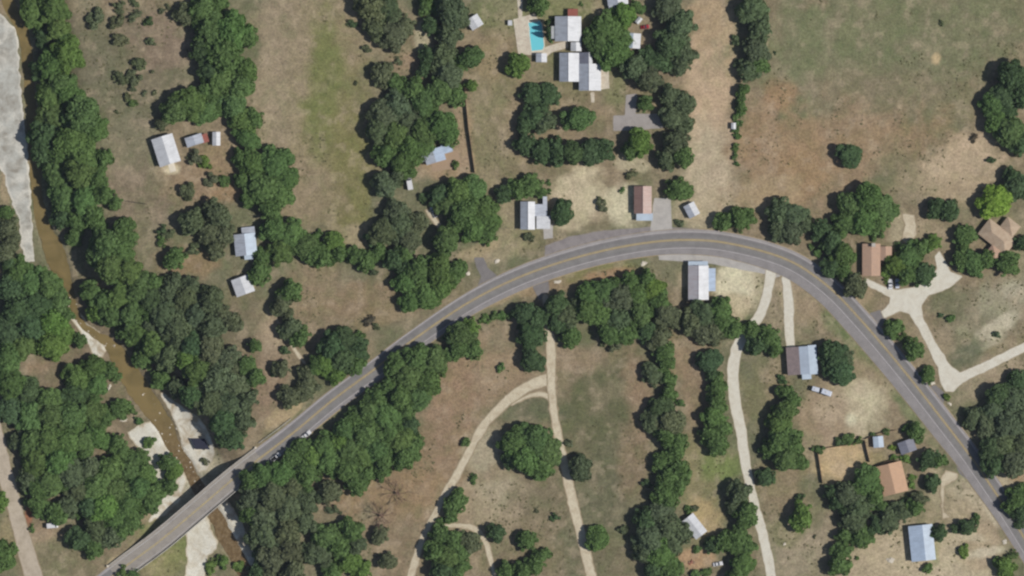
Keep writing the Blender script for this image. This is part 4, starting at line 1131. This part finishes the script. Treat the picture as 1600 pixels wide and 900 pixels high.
TONE = {  # leaf reflectance
 'm': (.136, .222, .082), 'd': (.102, .168, .080), 'o': (.160, .190, .110), 'g': (.138, .184, .104),
 'l': (.160, .260, .076), 'y': (.230, .345, .075), 'b': (.150, .130, .095)}
TONE_WORD = {'m': 'mid green', 'd': 'dark green', 'o': 'olive green', 'g': 'grey-green', 'l': 'fresh green', 'y': 'bright lime-green', 'b': 'brownish'}

TREES = """
50,18,24,m 86,14,25,m 90,45,19,m 66,58,15,d 106,84,26,l 80,104,25,m 62,108,16,d 96,132,22,m 76,152,25,m 106,146,22,m 90,182,30,m 132,184,30,m 150,200,20,m 70,212,26,d 112,218,30,m
290,22,17,o 316,16,23,m 342,8,13,m 330,46,28,m 362,50,28,m 386,58,17,m 350,86,32,m 386,110,19,m 320,82,22,d 346,126,28,m 376,136,21,m 332,112,20,d 366,166,22,m 382,188,22,m 356,158,12,m
276,172,23,m 300,160,27,m 322,174,21,m 252,195,9,o 396,186,16,m
580,12,24,o 606,10,20,g 590,46,20,o 616,55,24,o 632,40,16,o 666,8,14,m 702,20,25,g 720,25,15,g 672,42,13,d 702,56,18,g 735,92,19,m 692,92,22,g 670,86,14,d 664,106,13,d 702,116,24,g 690,140,22,m 712,150,16,m 736,134,9,l
598,116,18,o 620,132,16,m 646,140,18,m 674,146,14,m 602,182,26,g 622,166,24,g 592,202,22,g 636,190,20,g 616,212,24,m 660,160,20,m 666,180,14,m 692,196,25,m 660,206,22,m 700,216,14,m
602,240,18,m 640,235,22,m 660,230,17,m 626,256,20,m 602,288,20,g 622,274,15,g 642,268,9,m
843,8,16,m 808,102,18,l 945,46,27,m 976,24,19,l 936,72,22,m 960,82,27,m 974,60,17,m 992,10,9,m
1042,16,24,g 1062,40,24,g 1046,70,24,d 1070,86,18,g 1030,96,18,d 992,106,22,g 1012,124,22,g 1016,94,18,d 1062,104,15,g 1008,163,12,m 1046,150,16,g 1066,162,18,g 1050,186,20,g 1070,192,14,g 1056,220,20,g 1040,250,16,g 1066,244,16,m
830,150,17,d 856,150,17,d 836,180,18,d 852,192,16,g 818,196,12,d 903,184,22,m 820,226,16,d 845,236,18,d 870,237,18,d 895,239,20,d 920,237,20,d 944,236,16,d 998,222,20,l 984,236,13,m
1176,14,24,g 1186,46,20,g 1182,80,22,g 1168,110,19,g 1186,100,16,m 1160,142,10,m 1158,166,9,m
1580,120,26,d 1598,150,24,d 1570,152,22,d 1552,162,20,m 1556,192,20,m 1578,202,24,m 1592,226,17,d
6,332,12,m 10,356,17,o 18,376,14,o 6,396,18,o 30,428,24,m 14,412,13,d
66,240,18,d 96,240,24,m 130,240,24,m 162,248,15,m 90,276,24,m 126,272,24,m 155,276,14,m 100,310,24,m 132,310,22,m 164,302,14,m 180,316,11,m 96,340,16,d 120,346,18,m 146,340,17,m 116,370,14,m
192,356,19,m 202,372,14,m 168,382,26,m 190,392,20,m 152,402,22,m 172,416,26,m 202,426,22,m 216,442,20,m
302,346,21,o 340,336,23,o 326,362,18,o 350,366,17,o 336,388,16,o 275,405,16,m
386,216,19,m 396,256,22,m 430,256,26,m 450,280,20,m 412,296,28,m 440,306,20,m 390,310,15,m 424,326,18,m 378,282,13,m 376,246,13,m
430,360,22,m 456,366,22,m 440,392,21,m 476,386,20,m 492,396,17,m 520,380,16,l 506,402,17,m 530,396,13,m 410,402,14,m 406,426,18,m 
556,400,14,m 572,406,16,m 592,394,14,m 600,362,22,g 626,350,24,g 640,376,20,o 622,330,19,o 652,346,15,o 616,406,16,d 632,396,15,m 695,378,21,m 582,372,12,d
690,304,19,d 716,300,22,m 742,295,22,m 702,322,20,m 726,330,26,m 756,325,22,m 766,346,20,m 742,356,23,m 762,366,15,m 716,346,15,m 786,304,13,d
636,440,22,m 656,425,24,m 686,425,24,m 710,425,17,m 642,470,19,m 666,460,22,m 690,450,19,m
455,455,18,m 440,478,16,o 440,466,12,g
810,295,16,m 830,291,17,m 846,300,9,m 877,332,19,d 1060,295,18,m 1134,345,16,m 1154,344,16,m 1168,340,13,m
1328,241,20,d 1216,331,20,g 1240,336,22,g 1236,360,22,g 1216,356,18,g 1256,350,14,g 1282,360,16,d 1330,320,22,m 1356,312,24,m 1376,326,22,m 1350,346,26,m 1322,346,20,m 1370,350,18,m 1396,326,10,m
1300,376,18,d 1316,396,20,m 1300,416,16,d 1316,424,13,m 1334,446,18,o 1480,328,17,d 1460,326,14,d 1555,317,27,y 1590,292,22,d 1580,276,13,d
1506,370,17,m 1460,378,11,l 1420,400,22,m 1400,414,19,l 1436,390,15,m 1416,430,15,m 1442,430,17,d 1502,406,16,m 1520,410,20,m 1540,405,14,m 1574,413,18,m 1596,380,13,d
15,452,22,d 46,442,24,m 76,446,24,m 92,470,20,m 60,476,26,d 26,486,26,d 10,520,24,d 46,512,24,d 80,502,24,l 96,522,17,l 76,540,24,l 34,542,20,m 10,560,24,m 124,532,11,m 104,492,11,m
120,590,22,m 145,576,20,m 150,602,20,m 116,616,20,d 172,580,12,m 20,600,24,m 46,612,21,d 76,626,20,m 16,640,22,d 46,650,24,m 80,650,24,m 110,650,24,m 140,642,20,m 164,652,15,m 186,640,15,m
140,456,16,m 166,470,22,m 190,460,22,m 216,456,20,m 150,488,14,l 176,490,22,m 206,490,22,m 236,470,22,d 266,460,20,g 256,490,24,g 290,466,22,g 330,470,22,g 306,490,22,g 280,510,24,g 216,520,22,m 196,520,15,m 240,540,22,m 226,560,17,m 250,592,15,m 266,556,22,g 300,540,20,d 330,510,22,g 346,490,16,o 360,502,17,o 330,546,24,o 356,560,20,o 384,572,14,m 310,580,22,m 290,560,17,l 340,590,26,g 370,600,20,g 276,604,15,g 300,620,20,d 330,630,24,g 360,630,22,g 385,625,17,g 350,656,22,d 380,656,18,g 352,684,15,d 366,684,18,d
272,442,15,g 300,446,14,g 242,442,14,m
455,512,18,g 470,526,15,m 440,576,13,o 540,530,20,d 560,546,17,d 520,542,22,d 536,560,22,d 510,566,21,l 556,570,15,m 496,570,15,m 526,586,15,l 480,582,13,o 480,602,15,o 455,620,18,o 476,616,13,o
398,540,10,m 400,590,14,m
620,570,18,m 650,560,22,m 680,560,20,m 640,590,24,m 670,596,22,m 610,602,18,m 626,620,22,m 656,620,20,m 590,622,18,m 576,642,20,m 600,650,24,m 556,656,18,m 636,640,13,m 540,672,20,m 570,680,24,m 610,676,20,m 642,664,13,d 650,690,12,m
720,520,21,m 736,512,14,l 740,546,14,m 716,546,16,m 704,528,12,d
820,490,19,d 836,496,17,d 826,522,19,d 840,524,14,d 832,562,19,d 870,476,20,d 886,490,20,g 870,502,15,d 890,527,15,m 920,460,22,m 916,486,20,m 945,456,24,m 940,490,24,m 970,466,24,g 966,500,22,g 996,460,22,m 1000,490,20,m 1020,452,20,l 1030,470,17,m 950,520,19,m 976,524,18,m 1040,490,19,o 1050,502,13,o 986,441,15,m 1010,437,15,m
1010,520,15,d 1030,530,18,o 1036,550,15,m 1040,566,13,m 1043,590,13,m 1045,614,12,m 1018,586,16,g 1032,640,20,d 1046,658,22,o 1020,656,17,g
1080,502,19,o 1100,490,20,g 1096,520,19,o 1126,486,20,m 1116,520,17,o 1130,506,18,m 1146,512,15,m 1176,516,14,m 1182,540,15,d 1202,526,16,m 1211,542,13,m
1108,566,20,d 1120,602,16,m 1120,626,18,m 1115,652,20,m 1126,668,17,m 1110,678,17,m 1120,692,19,m 
1305,560,24,d 1311,580,22,d 1296,550,17,d 1320,556,14,g 1226,612,12,m 1226,642,19,m 1216,662,19,m 1236,626,13,m
1394,514,15,m 1427,546,16,m 1448,586,12,m
1590,596,16,d 1560,616,20,d 1582,626,24,g 1552,642,20,g 1520,652,16,g 1542,666,20,g 1572,662,26,g 1596,652,20,g
30,690,14,g 50,690,23,m 76,690,24,m 106,690,24,m 130,690,19,m 150,684,19,m 190,706,15,m 180,692,14,m 216,716,15,m 60,720,26,m 90,722,26,m 44,748,16,g 58,764,16,m 80,752,24,m 110,742,24,g 140,732,20,g 170,732,21,m 200,736,22,m 226,742,20,m 216,762,22,m 238,770,17,m 234,788,17,m 150,762,24,m 180,766,24,m 126,766,20,g 200,790,22,m 166,792,24,l 140,792,20,d 110,792,18,g 86,800,19,m 60,790,17,m 182,812,20,m 206,816,17,m 150,828,20,g 176,836,18,g 190,828,15,m 126,842,19,d 146,856,17,m
0,784,15,l 4,870,24,m 262,722,14,m 270,734,13,l 265,760,13,m
394,750,18,m 410,746,22,m 440,742,22,m 396,776,24,g 426,776,26,g 456,762,20,g 480,746,17,m 396,802,20,m 416,806,26,g 450,796,24,g 480,782,17,g 514,770,17,o 402,834,20,g 420,836,24,g 450,826,22,o 476,816,16,g 412,866,19,d 430,872,24,o 456,862,20,o 402,894,15,d 422,896,18,o 460,892,19,o
460,716,17,m 476,702,17,m 490,716,20,l 480,732,17,m 510,696,22,m 530,690,19,l 516,722,22,m 546,702,22,m 540,732,22,m 566,712,20,m 556,755,17,m 572,742,14,m 590,702,22,m 600,722,17,m 626,690,22,m 642,702,17,m 630,716,17,m 596,738,12,m
510,840,22,m 526,852,18,m 500,866,17,g 486,862,15,g 550,830,19,m 560,850,13,g 546,880,18,l 566,890,15,l 520,892,15,m 595,836,13,o 605,875,13,o
712,784,18,m 705,802,13,m 686,836,15,m 706,842,18,m 680,862,17,m 700,872,20,m 720,866,14,m 690,892,17,d 716,892,13,m 733,845,17,o 775,832,14,d 790,890,13,m
806,690,24,m 836,686,26,m 856,706,22,m 820,716,26,m 846,730,19,m 802,716,17,d 905,730,20,g 935,842,20,m 823,845,15,m 846,868,13,m 836,882,15,m 816,892,14,m
1040,682,17,m 1060,690,15,m 1056,702,15,m 1032,722,15,m 1060,732,17,m 1046,742,17,m 1036,766,19,m 1060,760,15,m 1046,780,15,m 1010,812,19,d 1030,802,22,g 1046,822,24,g 1016,842,24,g 1050,850,19,g 1030,866,24,m 1006,866,17,g 1046,886,19,m 1020,888,17,d 1066,834,15,g
1155,770,18,g 1146,792,12,g 1166,802,18,m 1160,820,13,m 1130,846,18,m 1114,852,13,d 1150,842,18,m 1166,852,15,m 1160,880,20,m 1150,896,15,m 1195,745,14,d
1216,690,21,m 1236,692,19,m 1226,716,21,m 1246,722,14,m 1202,700,15,m
1450,718,16,d 1466,720,12,m 1455,755,13,d 1354,752,24,m 1322,772,22,g 1340,792,22,g 1366,776,17,m 1308,782,15,d 1330,812,19,g 1300,770,13,d 1252,806,19,l 1386,810,19,g 1406,800,15,g 1430,792,14,m 1436,780,12,o 1370,816,13,d 1345,840,18,m 1320,836,13,m 1315,862,15,m 1310,882,17,m
1467,832,13,d 1511,823,13,d 1570,885,16,l 1430,674,13,m
1546,700,21,d 1570,692,26,g 1596,692,20,g 1552,726,19,d 1582,722,24,g 1592,770,17,m 1582,786,15,m 1597,802,17,d
"""
SHRUBS = """
155,27,17,o 187,10,11,o 209,3,8,g 187,35,13,o 190,60,14,o 212,24,10,o 232,35,9,d 236,63,9,o 217,97,13,g 189,122,12,o 210,127,15,o 198,152,8,o 206,163,9,m 252,16,6,o 263,11,5,o 238,111,4,o 240,145,5,o 226,145,5,o 183,175,4,o
550,37,8,d 574,79,8,o 622,95,7,o 557,129,4,o 1004,16,9,m 908,6,4,m 860,62,6,m 861,32,5,m 1152,215,7,m 1148,245,6,m 1152,256,5,m 1148,182,7,m 1156,152,8,m 1157,178,8,m 1152,192,7,m 1151,205,7,m 1149,226,6,m 1149,235,6,m 1154,168,7,d 1150,100,8,g 1150,60,9,g 1522,215,7,b 1211,83,3,d 1472,35,5,o
305,248,14,o 320,250,14,l 335,280,14,o 350,280,12,m 297,300,16,o 255,360,10,d 262,368,10,o 252,378,9,m 300,392,12,o 
495,368,11,m 585,425,7,g 578,500,9,b 588,508,7,o 620,420,9,m 714,257,8,m 665,310,11,d
857,285,5,m 857,300,5,m 940,325,11,o 936,312,6,o 988,272,9,o 972,298,5,m 822,368,8,o 830,374,6,o 1058,345,5,o 1065,350,7,o
1550,252,7,d 1385,424,10,l 1386,437,6,l 1452,432,13,m 1402,384,7,m 1275,395,9,m 1266,386,6,m 1365,366,12,m 1485,496,8,m 1470,492,5,d 1478,621,7,l 1411,528,10,m 1558,521,7,g 1330,455,8,m
445,545,9,d 430,578,9,d 565,526,9,m 692,580,11,m 490,606,10,o 756,500,9,m 771,496,9,m 786,493,9,m 796,492,7,m 780,575,8,m 1064,628,8,m 966,540,12,o 940,537,6,o 1222,590,9,d 1240,640,8,m 1136,696,9,m
196,630,9,l 206,642,9,m 215,660,8,m 230,689,12,m 166,700,10,m 320,722,7,o 330,882,10,l 350,876,13,l 375,886,11,l 326,892,9,l 322,700,5,o 192,894,11,m 210,896,9,m 120,802,10,m 50,825,6,m 182,592,8,m
525,797,9,o 514,797,7,g 590,842,9,o 726,690,9,m 740,747,8,m 690,812,9,m 728,888,10,m 722,868,9,m 868,808,8,d 888,694,8,o 975,830,10,o 806,886,11,m 838,798,4,o
1076,800,9,m 1086,796,7,o 1090,860,8,m 1086,895,11,m 1105,893,9,m 1207,745,8,m 1012,755,9,d
1310,690,9,d 1328,687,12,m 1340,690,8,m 1278,703,10,m 1415,668,9,m 1436,686,8,m 1393,698,6,y 1396,713,7,l 1416,715,9,l 1426,745,7,l 1424,757,7,l 1248,775,8,d 1416,780,9,d 1380,826,10,g 1340,871,4,m 1495,823,11,d 1527,808,9,m 1503,860,12,l 1448,886,10,m 1582,868,10,m 1560,880,9,m 1592,822,10,d 1384,676,7,m 1365,682,6,m 1273,838,3,o 1372,728,5,o
"""
def parse(s):
    out = []
    for tok in s.split():
        a = tok.split(','); out.append((float(a[0]), float(a[1]), float(a[2]), a[3]))
    return out
TREES = parse(TREES); SHRUBS = parse(SHRUBS)

# ---- telling the trees apart: the landmark beside it, the side of it, and how far out
LM = [("the white barn",260,235),("the narrow white shed",338,217),("the blue-grey roofed cabin",386,382),("the bright white cottage",381,446),("the road bridge",290,805),
 ("the dark hut on the creek bank",312,693),("the white square hut",742,35),("the grey-blue workshop",685,243),("the white van in the wood",640,287),("the swimming pool",838,56),
 ("the rambling farmhouse",905,85),("the asphalt farm yard",995,192),("the white roadside cottage",835,336),("the rust-roofed house",1003,315),("the small white orchard hut",1081,327),
 ("the roadside store",1095,440),("the patchwork-roofed house",1254,565),("the two pale trailers",1283,611),("the L-shaped tan house",1366,404),("the hip-roofed tan house",1558,370),
 ("the terracotta-roofed house",1397,748),("the blue-grey house",1439,848),("the southern white-roofed cabin",1088,823),("the gravel track fork",861,592),("the sandy track bend",750,672),
 ("the gravel hub",1425,470),("the gravel corner",1485,600),("the bare dead trees",612,788),("the pale limestone shelf",25,210),("the creek narrows",128,505),("the creek bend",240,640),
 ("the dirt road",28,810),("the long board fence",735,200),("the asphalt side road",755,425),("the utility pole",229,319),("the white pickup by the highway",431,714),("the square tan yard",1320,725),
 ("the tiny white pump house",1146,197),("the green strip of meadow",512,130),("the brick rubble heap",1080,879),("the northeast pasture",1400,60),("the pale blue farm shed",989,63)]
ORD = ['', 'second ', 'third ', 'fourth ', 'fifth ', 'sixth ', 'seventh ', 'eighth ', 'ninth ', 'tenth ', 'eleventh ', 'twelfth ', 'thirteenth ', 'fourteenth ', 'fifteenth ', 'sixteenth ', 'seventeenth ', 'eighteenth ']
DIRS = ['east', 'northeast', 'north', 'northwest', 'west', 'southwest', 'south', 'southeast']
def size_word(r, shrub):
    if shrub: return 'large' if r >= 12 else 'small' if r >= 7 else 'tiny'
    return 'very broad' if r >= 26 else 'broad' if r >= 21 else 'medium' if r >= 16 else 'small'
def labels(items, noun, shrub):
    sect = {}; info = []
    for i, (x, y, r, t) in enumerate(items):
        k = min(range(len(LM)), key=lambda j: (x-LM[j][1])**2 + (y-LM[j][2])**2)
        a = math.atan2(LM[k][2]-y, x-LM[k][1]); d = int(round(a/(math.pi/4))) % 8
        info.append((k, d)); sect.setdefault((k, d), []).append((math.hypot(x-LM[k][1], y-LM[k][2]), i))
    out = [None]*len(items)
    for (k, d), lst in sect.items():
        lst.sort()
        for n_, (_, i) in enumerate(lst):
            x, y, r, t = items[i]
            if n_ == 0: s = f"{size_word(r, shrub)} {TONE_WORD[t]} {noun} just {DIRS[d]} of {LM[k][0]}"
            else: s = f"{size_word(r, shrub)} {TONE_WORD[t]} {noun}, {ORD[n_]}out {DIRS[d]} of {LM[k][0]}"
            out[i] = s
    return out
def region(x, y):
    if x < 420 and y > 430 or x < 210: return 'trees of the creek wood'
    if y > 430 and x < 700: return 'trees south of the highway by the bridge'
    if y < 420 and x < 780: return 'trees around the western meadow'
    if y < 420 and x < 1290: return 'trees around the farmhouse'
    if x > 1280: return 'trees of the eastern yards'
    return 'trees of the southern fields'
def place_scale(r, shrub, kind):
    R = r*PX*(1.05 if shrub else 1.16)
    a = rnd.uniform(.88, 1.12)
    if shrub: H = R*rnd.uniform(.95, 1.25) + .3
    else: H = (R*0.95 + 2.0) * rnd.uniform(.85, 1.15)
    return R*a, R/a, H
def tint(t, key):
    g = random.Random(key); c = TONE[t]; k = g.uniform(.9, 1.15)
    return (c[0]*k*g.uniform(.93, 1.08), c[1]*k*g.uniform(.97, 1.03), c[2]*k*g.uniform(.92, 1.08), 1)
order = sorted(range(len(TREES)), key=lambda i: -TREES[i][2])
KEEP = set(order[:300])
kept = [TREES[i] for i in range(len(TREES)) if i in KEEP]; rest = [TREES[i] for i in range(len(TREES)) if i not in KEEP]
C_ = np.array([(t[0], t[1], t[2]) for t in TREES])
for i in range(len(TREES)):
    for j in range(i+1, len(TREES)):
        a, b_ = TREES[i], TREES[j]; d = math.hypot(a[0]-b_[0], a[1]-b_[1])
        if d > (a[2]+b_[2])*1.12 or d < 8: continue
        mx_, my_ = (a[0]+b_[0])/2 + rnd.uniform(-3, 3), (a[1]+b_[1])/2 + rnd.uniform(-3, 3); r_ = .55*(a[2]+b_[2])/2
        dd = np.hypot(C_[:,0]-mx_, C_[:,1]-my_)
        if (dd < C_[:,2]*.72).any(): continue
        X, Y = P(mx_, my_)
        if path_field(HW_AX, np.array([X]), np.array([Y]))[0] > -(7 + r_*PX): continue
        rest.append((mx_, my_, r_, a[3])); C_ = np.vstack([C_, (mx_, my_, r_)])
hk = hgt(np.array([P(t[0], t[1])[0] for t in kept]), np.array([P(t[0], t[1])[1] for t in kept]))
for i, ((x, y, r, t), lb) in enumerate(zip(kept, labels(kept, 'tree', False))):
    kind = JUN if t == 'd' and r < 19 else SPARSE if t in 'og' and i % 2 else OAK
    cm, tm = kind[rnd.randrange(len(kind))]
    X, Y = P(x, y); sx, sy, H = place_scale(r, False, kind)
    if t == 'y': H *= 1.0
    root = empty('juniper_tree' if kind is JUN else 'oak_tree', (X, Y, float(hk[i]) - .05), rnd.uniform(0, 6.283), (sx, sy, H))
    tag(root, lb, 'tree', region(x, y))
    link_mesh('trunk', tm, root)
    c_ = link_mesh('crown', cm, root); c_.color = tint(t, i)
hs = hgt(np.array([P(t[0], t[1])[0] for t in SHRUBS]), np.array([P(t[0], t[1])[1] for t in SHRUBS]))
for i, ((x, y, r, t), lb) in enumerate(zip(SHRUBS, labels(SHRUBS, 'shrub', True))):
    X, Y = P(x, y); sx, sy, H = place_scale(r, True, None)
    o = link_mesh('shrub', SHR[rnd.randrange(len(SHR))]); o.location = (X, Y, float(hs[i]) - .03); o.rotation_euler = (0, 0, rnd.uniform(0, 6.283)); o.scale = (sx, sy, H)
    tag(o, lb, 'shrub', 'scattered shrubs'); o.color = tint(t, 900+i)
# the lesser trees between them: one mass of real crowns
def mass(items, name, label):
    by = {}
    for it in items: by.setdefault(it[3], []).append(it)
    low = [np.array([v.co[:] for v in crown_mesh('tmp_crown', 500+k, 1150, .098, 'oak').vertices]) for k in range(5)]
    tv = [np.array(v.co[:]) for v in trunk_mesh('tmp_trunk', 77).vertices]; tf = [tuple(p.vertices) for p in trunk_mesh('tmp_trunk', 77).polygons]
    tv = np.array(tv)
    for t, lst in by.items():
        V = []; F = []; n = 0; mi = []
        hh = hgt(np.array([P(a[0], a[1])[0] for a in lst]), np.array([P(a[0], a[1])[1] for a in lst]))
        for (x, y, r, _), h in zip(lst, hh):
            X, Y = P(x, y); sx, sy, H = place_scale(r, False, None); a = rnd.uniform(0, 6.283)
            R_ = np.array([[math.cos(a), -math.sin(a), 0], [math.sin(a), math.cos(a), 0], [0, 0, 1]])
            c = low[rnd.randrange(5)] * [sx, sy, H] @ R_.T + [X, Y, h]
            V.append(c); f = np.arange(len(c)).reshape(-1, 4) + n; F += [tuple(int(q_) for q_ in k_) for k_ in f]; mi += [0]*len(f); n += len(c)
            c = tv * [sx, sy, H] @ R_.T + [X, Y, h]
            V.append(c); F += [tuple(q_ + n for q_ in k_) for k_ in tf]; mi += [1]*len(tf); n += len(c)
        V = np.concatenate(V)
        o = mesh_obj(name, V.tolist(), F, M['leaf']); o.data.materials.append(M['bark']); o.data.polygons.foreach_set('material_index', mi)
        o.color = (*TONE[t], 1)
        tag(o, label % TONE_WORD[t], 'trees', None, 'stuff')
mass(rest, 'woodland', 'lesser %s trees filling the woods and hedges between the larger ones')

# columnar cypresses added to cast the shadow over the pool
for k, (x, y) in enumerate(((855,36),(856,46),(857,55))):
    X, Y = P(x, y); root = empty('cypress_tree', (X, Y, hz(x, y)), k*1.3, (1.9, 1.9, 9.0))
    tag(root, ['slim dark cypress between pool and farmhouse, northernmost of three', 'slim dark cypress between pool and farmhouse, middle of three', 'slim dark cypress between pool and farmhouse, southernmost of three'][k], 'tree', 'cypresses by the pool')
    cm, tm = JUN[k]; link_mesh('trunk', tm, root); c_ = link_mesh('crown', cm, root); c_.color = (*TONE['d'], 1)

# bare dead trees in the brown clearing
def dead(px, py, R, H, seed, label):
    g = random.Random(seed); X, Y = P(px, py)
    root = empty('dead_tree', (X, Y, hz(px, py))); tag(root, label, 'tree', 'dead trees in the brown clearing')
    MB().tube((0,0,-.3),(.1,.1,H*.45),.28,.18,8).build('trunk', M['deadwood'], root)
    for k in range(9):
        a = 6.283*k/9 + g.uniform(-.3,.3); d = R*g.uniform(.6, 1.0); z0 = H*g.uniform(.25,.45)
        mb = MB(); m_ = Vector((d*.5*math.cos(a), d*.5*math.sin(a), z0 + H*.22)); e_ = Vector((d*math.cos(a+.15), d*math.sin(a+.15), z0 + H*g.uniform(.25,.5)))
        mb.tube((.08,.08,z0), m_, .20, .14, 6); mb.tube(m_, e_, .14, .05, 5)
        for j in range(9):
            b_ = a + g.uniform(-1, 1); p0 = m_.lerp(e_, g.uniform(0, .9)); p1 = p0 + Vector((math.cos(b_), math.sin(b_), g.uniform(.1,.6)))*R*g.uniform(.25,.5)
            mb.tube(p0, p1, .07, .03, 4)
        mb.build('limb', M['deadwood'], root)
dead(622, 771, 6.2, 5.5, 5, 'bare dead tree with spreading limbs in the brown clearing, northern of two')
dead(597, 806, 6.0, 5.0, 6, 'bare dead tree with spreading limbs in the brown clearing, southern of two')

# stones breaking the water where the creek runs shallow: too many and small to tell apart
g = random.Random(4); mb = MB()
for k in range(170):
    c_ = CREEK[g.randrange(len(CREEK))]
    if not (468 < c_[1] < 545 or 615 < c_[1] < 770): continue
    x, y = P(c_[0] + g.uniform(-1.25, 1.25)*c_[2], c_[1] + g.uniform(-6, 6)); s_ = g.uniform(.12, .5)
    top = [(x + s_*math.cos(t)*g.uniform(.7, 1.2), y + s_*math.sin(t)*g.uniform(.7, 1.2), WATER_Z + s_*.5) for t in (0, 1.2, 2.4, 3.7, 5.0)]
    mb.slab(top, .8)
tag(mb.build('creek_pebbles', M['boulder']), 'pale stones breaking the shallow brown water of the creek', 'stones', None, 'stuff')

# dry weeds and tufts standing in the pastures: past counting
g = np.random.default_rng(8)
N = 26000
tx = g.uniform(-240, 240, N); ty = g.uniform(-135, 135, N)
dens = fbm(3, tx, ty, 22.0, 3)*.6 + fbm(6, tx, ty, 6.0, 3)*.6
ppx = tx/PX + 800; ppy = 450 - ty/PX
boost = np.zeros(N)
for (cx, cy, rx, ry, w_) in ((200,100,110,130,.16),(1540,490,90,80,.14),(960,430,130,20,.15),(1290,600,80,70,.06),(900,650,60,130,-.05),(1400,70,220,80,-.06),(1110,150,45,170,-.2),(500,170,100,190,-.06),(260,860,60,60,.14),(780,790,90,80,.10),(1500,850,110,80,.05)):
    boost += w_ * (((ppx-cx)/rx)**2 + ((ppy-cy)/ry)**2 < 1)
ok = (dens + boost) > .70
ok &= path_field(HW_AX, tx, ty) < -9.0
ok &= creek_geom(tx, ty)[0] > 12
for f_, bx_ in EXCL:
    sel = ok & (ppx > bx_[0]) & (ppx < bx_[2]) & (ppy > bx_[1]) & (ppy < bx_[3])
    if sel.any():
        v_ = f_(tx[sel], ty[sel]); ok[np.where(sel)[0][v_ > -.4]] = False
for o in list(COL.objects):
    if o.parent is None and o.get('category') in ('house', 'barn', 'shed', 'hut', 'workshop', 'store', 'trailer', 'car', 'van', 'truck', 'pool'):
        ok &= np.hypot(tx-o.location.x, ty-o.location.y) > (9 if o['category'] in ('house', 'barn', 'store', 'pool') else 5)
tx, ty = tx[ok], ty[ok]; tz = hgt(tx, ty)
sz = g.uniform(.22, .62, len(tx)); pts = []; nr = []; ss = []
for k in range(5):
    d = g.normal(0, 1, (len(tx), 3)); d[:, 2] = np.abs(d[:, 2]); d /= np.linalg.norm(d, axis=1)[:, None]
    pts.append(np.stack([tx, ty, tz], 1) + d*sz[:, None]*[.8, .8, .45]); nr.append(d); ss.append(sz*.55)
v = leaves(g, np.concatenate(pts), np.concatenate(nr), np.concatenate(ss), .6)
f = np.arange(len(v)).reshape(-1, 4)
me = bpy.data.meshes.new('dry_weeds'); me.vertices.add(len(v)); me.vertices.foreach_set('co', v.ravel())
me.loops.add(f.size); me.loops.foreach_set('vertex_index', f.ravel()); me.polygons.add(len(f)); me.polygons.foreach_set('loop_start', np.arange(0, f.size, 4))
me.update(calc_edges=True); me.materials.append(M['leaf'])
o = link_mesh('dry_weeds', me); o.color = (.190, .190, .110, 1); tag(o, 'olive dry weeds and grass tufts scattered over the pastures', 'weeds', None, 'stuff')

# ---------------------------------------------------------------- the air between the aircraft and the land
mb = MB().box(-40000, -40000, -20, 40000, 40000, CAM_H + 60)
m = bpy.data.materials.new('haze_air'); m.use_nodes = True; nt = m.node_tree
nt.nodes.remove(nt.nodes['Principled BSDF'])
pv = nt.nodes.new('ShaderNodeVolumePrincipled'); pv.inputs['Color'].default_value = (0.70, 0.78, 1.0, 1); pv.inputs['Density'].default_value = 1.15e-5
nt.links.new(pv.outputs[0], nt.nodes['Material Output'].inputs['Volume'])
haze = mb.build('haze', m); tag(haze, 'thin pale haze in the air over the whole valley', 'haze', None, 'stuff')
